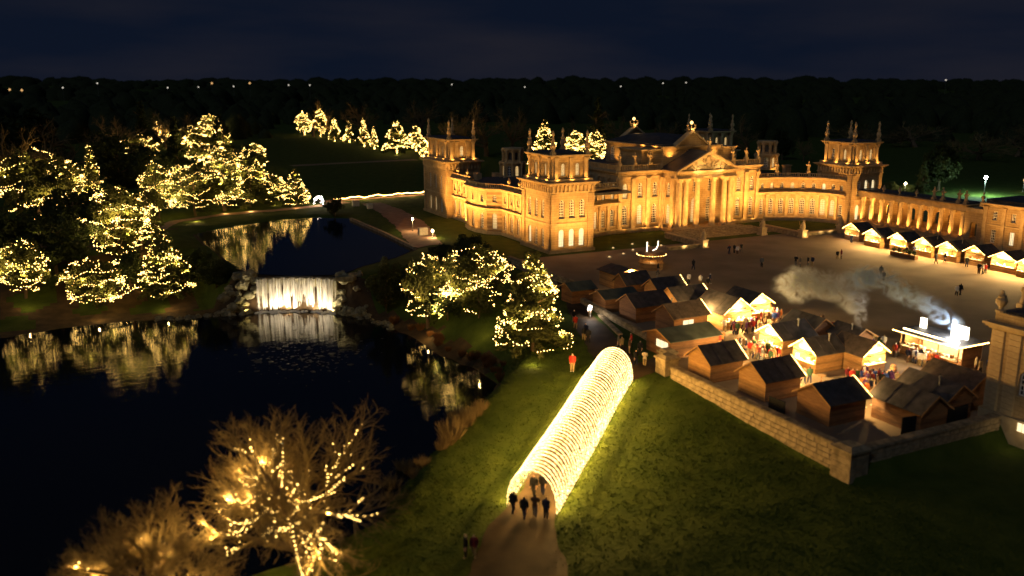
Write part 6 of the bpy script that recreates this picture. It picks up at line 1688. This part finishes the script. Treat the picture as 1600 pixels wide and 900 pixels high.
rr = random.Random(2); link('bulbs', bulb_mesh('arch_bulbs', [(-1.1*math.cos(math.pi*f)+rr.gauss(0, .1), rr.gauss(0, .5), 2.0*math.sin(math.pi*f)**.8+rr.gauss(0, .1)) for f in [rr.random() for _ in range(80)]], .08, BULBW), t)['kind'] = 'stuff'
x, y, z = at(498, 320); point((x-1, y-2, z+1.4), 260, (1, .8, .5), .4)
# sheds and crates at the pool corner
for i, (px, py, w, h, lb) in enumerate([(556, 322, 1.6, 1.3, 'pale equipment crate on the pool terrace'), (578, 326, 1.2, 1.1, 'small pale crate next to the terrace planters'), (661, 368, 1.8, 1.5, 'white equipment box beside the terrace lamp')]):
    x, y, z = at(px, py); mb = MB(); mb.box(-w/2, w/2, -.5, .5, 0, h); mb.box(-w/2-.05, w/2+.05, -.55, .55, h, h+.08); o = mb.build('equipment_box', CREAM); o.location = (x, y, z); tag(o, lb, 'box')
# stone edging of the formal side of the pool
ed = [ptz(*p, 0)[:2] for p in [(548, 341), (600, 363), (649, 387)]]
t = thing('pool_edging', (0, 0, 0), 'straight stone edging along the terrace side of the upper pool', 'kerb')
for a, b in zip(ed[:-1], ed[1:]):
    d = Vector((b[0]-a[0], b[1]-a[1])); n_ = int(d.length/1.6)
    for i in range(n_):
        p = Vector(a)+d*(i+.02)/n_; q = Vector(a)+d*(i+.98)/n_; mb = MB(); mb.obox(p, q, .3, -.8, .12); mb.build('edging_stone', OLDSTONE, t)

# ---------------------------------------------------------------- smoke
def smoke_vol(name, dens, col, scale):
    m = bpy.data.materials.new(name); m.use_nodes = True; n, l = m.node_tree.nodes, m.node_tree.links; n.clear()
    o_ = n.new('ShaderNodeOutputMaterial'); v = n.new('ShaderNodeVolumePrincipled'); v.inputs['Color'].default_value = (*col, 1); v.inputs['Anisotropy'].default_value = .2
    g = n.new('ShaderNodeNewGeometry'); mp = n.new('ShaderNodeMapping'); mp.inputs['Scale'].default_value = (scale, scale, scale*1.1); tx = n.new('ShaderNodeTexNoise'); tx.inputs['Scale'].default_value = 1; tx.inputs['Detail'].default_value = 6; tx.inputs['Roughness'].default_value = .6; tx.inputs['Distortion'].default_value = 1.6
    tc = n.new('ShaderNodeTexCoord'); ln = n.new('ShaderNodeVectorMath'); ln.operation = 'LENGTH'; l.new(tc.outputs['Object'], ln.inputs[0])
    fo = n.new('ShaderNodeMapRange'); fo.interpolation_type = 'SMOOTHSTEP'; fo.inputs['From Min'].default_value = .0; fo.inputs['From Max'].default_value = .95; fo.inputs['To Min'].default_value = 1; fo.inputs['To Max'].default_value = 0
    rp = n.new('ShaderNodeMapRange'); rp.inputs['From Min'].default_value = .48; rp.inputs['From Max'].default_value = .66; rp.inputs['To Max'].default_value = dens
    mu = n.new('ShaderNodeMath'); mu.operation = 'MULTIPLY'
    l.new(g.outputs['Position'], mp.inputs['Vector']); l.new(mp.outputs['Vector'], tx.inputs['Vector']); l.new(tx.outputs['Fac'], rp.inputs['Value'])
    l.new(ln.outputs['Value'], fo.inputs['Value']); l.new(fo.outputs['Result'], mu.inputs[0]); l.new(rp.outputs['Result'], mu.inputs[1]); l.new(mu.outputs[0], v.inputs['Density']); l.new(v.outputs[0], o_.inputs['Volume']); return m
def puff_mesh(m):
    mb = MB(); mb.lathe([(math.cos(b)*1.0+.0005, math.sin(b)) for b in [-math.pi/2+math.pi*i/10 for i in range(11)]], seg=18); return mb.mesh('puff', [m])
def smoke(name, label, path, radii, m):
    t = thing(name, path[0], label, 'smoke'); t['kind'] = 'stuff'; me = puff_mesh(m); P0 = Vector(path[0])
    pth, rad = [], []
    for i in range(len(path)-1):
        for k in range(3): f = k/3; pth.append(Vector(path[i]).lerp(Vector(path[i+1]), f)+Vector((pr.gauss(0, .18), pr.gauss(0, .18), pr.gauss(0, .15)))); rad.append([(1.5*(a+(b-a)*f)) for a, b in zip(radii[i], radii[i+1])])
    for p, r_ in zip(pth, rad):
        o = link('puff', me, t, tuple(Vector(p)-P0), 0, (r_[0], r_[1], r_[2])); o['kind'] = 'stuff'
smoke('smoke', 'pale smoke rising in a column from the central chalets and billowing towards the steps',
      [(1.2, -68.4, 4.2), (1.5, -68.0, 5.4), (1.3, -66.6, 6.6), (.2, -64.6, 7.4), (-.9, -62.2, 7.6), (-2.0, -60.2, 7.0), (-1.0, -61.4, 6.0)],
      [(.45, .45, 1.2), (.7, .7, 1.3), (1.3, 1.6, 1.2), (1.6, 2.0, 1.5), (1.6, 2.2, 1.6), (1.5, 1.9, 1.3), (1.4, 1.8, 1.0)], smoke_vol('pale_smoke', 1.5, (.78, .86, .98), .6))
smoke('smoke', 'bluish smoke drifting off the food stall roof across the court',
      [(7.9, -74.9, 4.6), (7.4, -73.6, 5.4), (6.8, -71.6, 6.4), (5.9, -69.8, 7.4), (4.9, -68.0, 8.2), (3.9, -66.4, 8.6), (2.6, -65.0, 8.5)],
      [(.7, .9, .7), (.9, 1.3, .8), (1.0, 1.6, 1.0), (1.1, 1.7, 1.2), (1.2, 1.8, 1.2), (1.3, 1.9, 1.2), (1.3, 1.9, 1.1)], smoke_vol('bluish_smoke', 1.3, (.60, .78, 1.0), .6))
point((7.6, -75.0, 4.0), 420, (.70, .84, 1.0), .1)
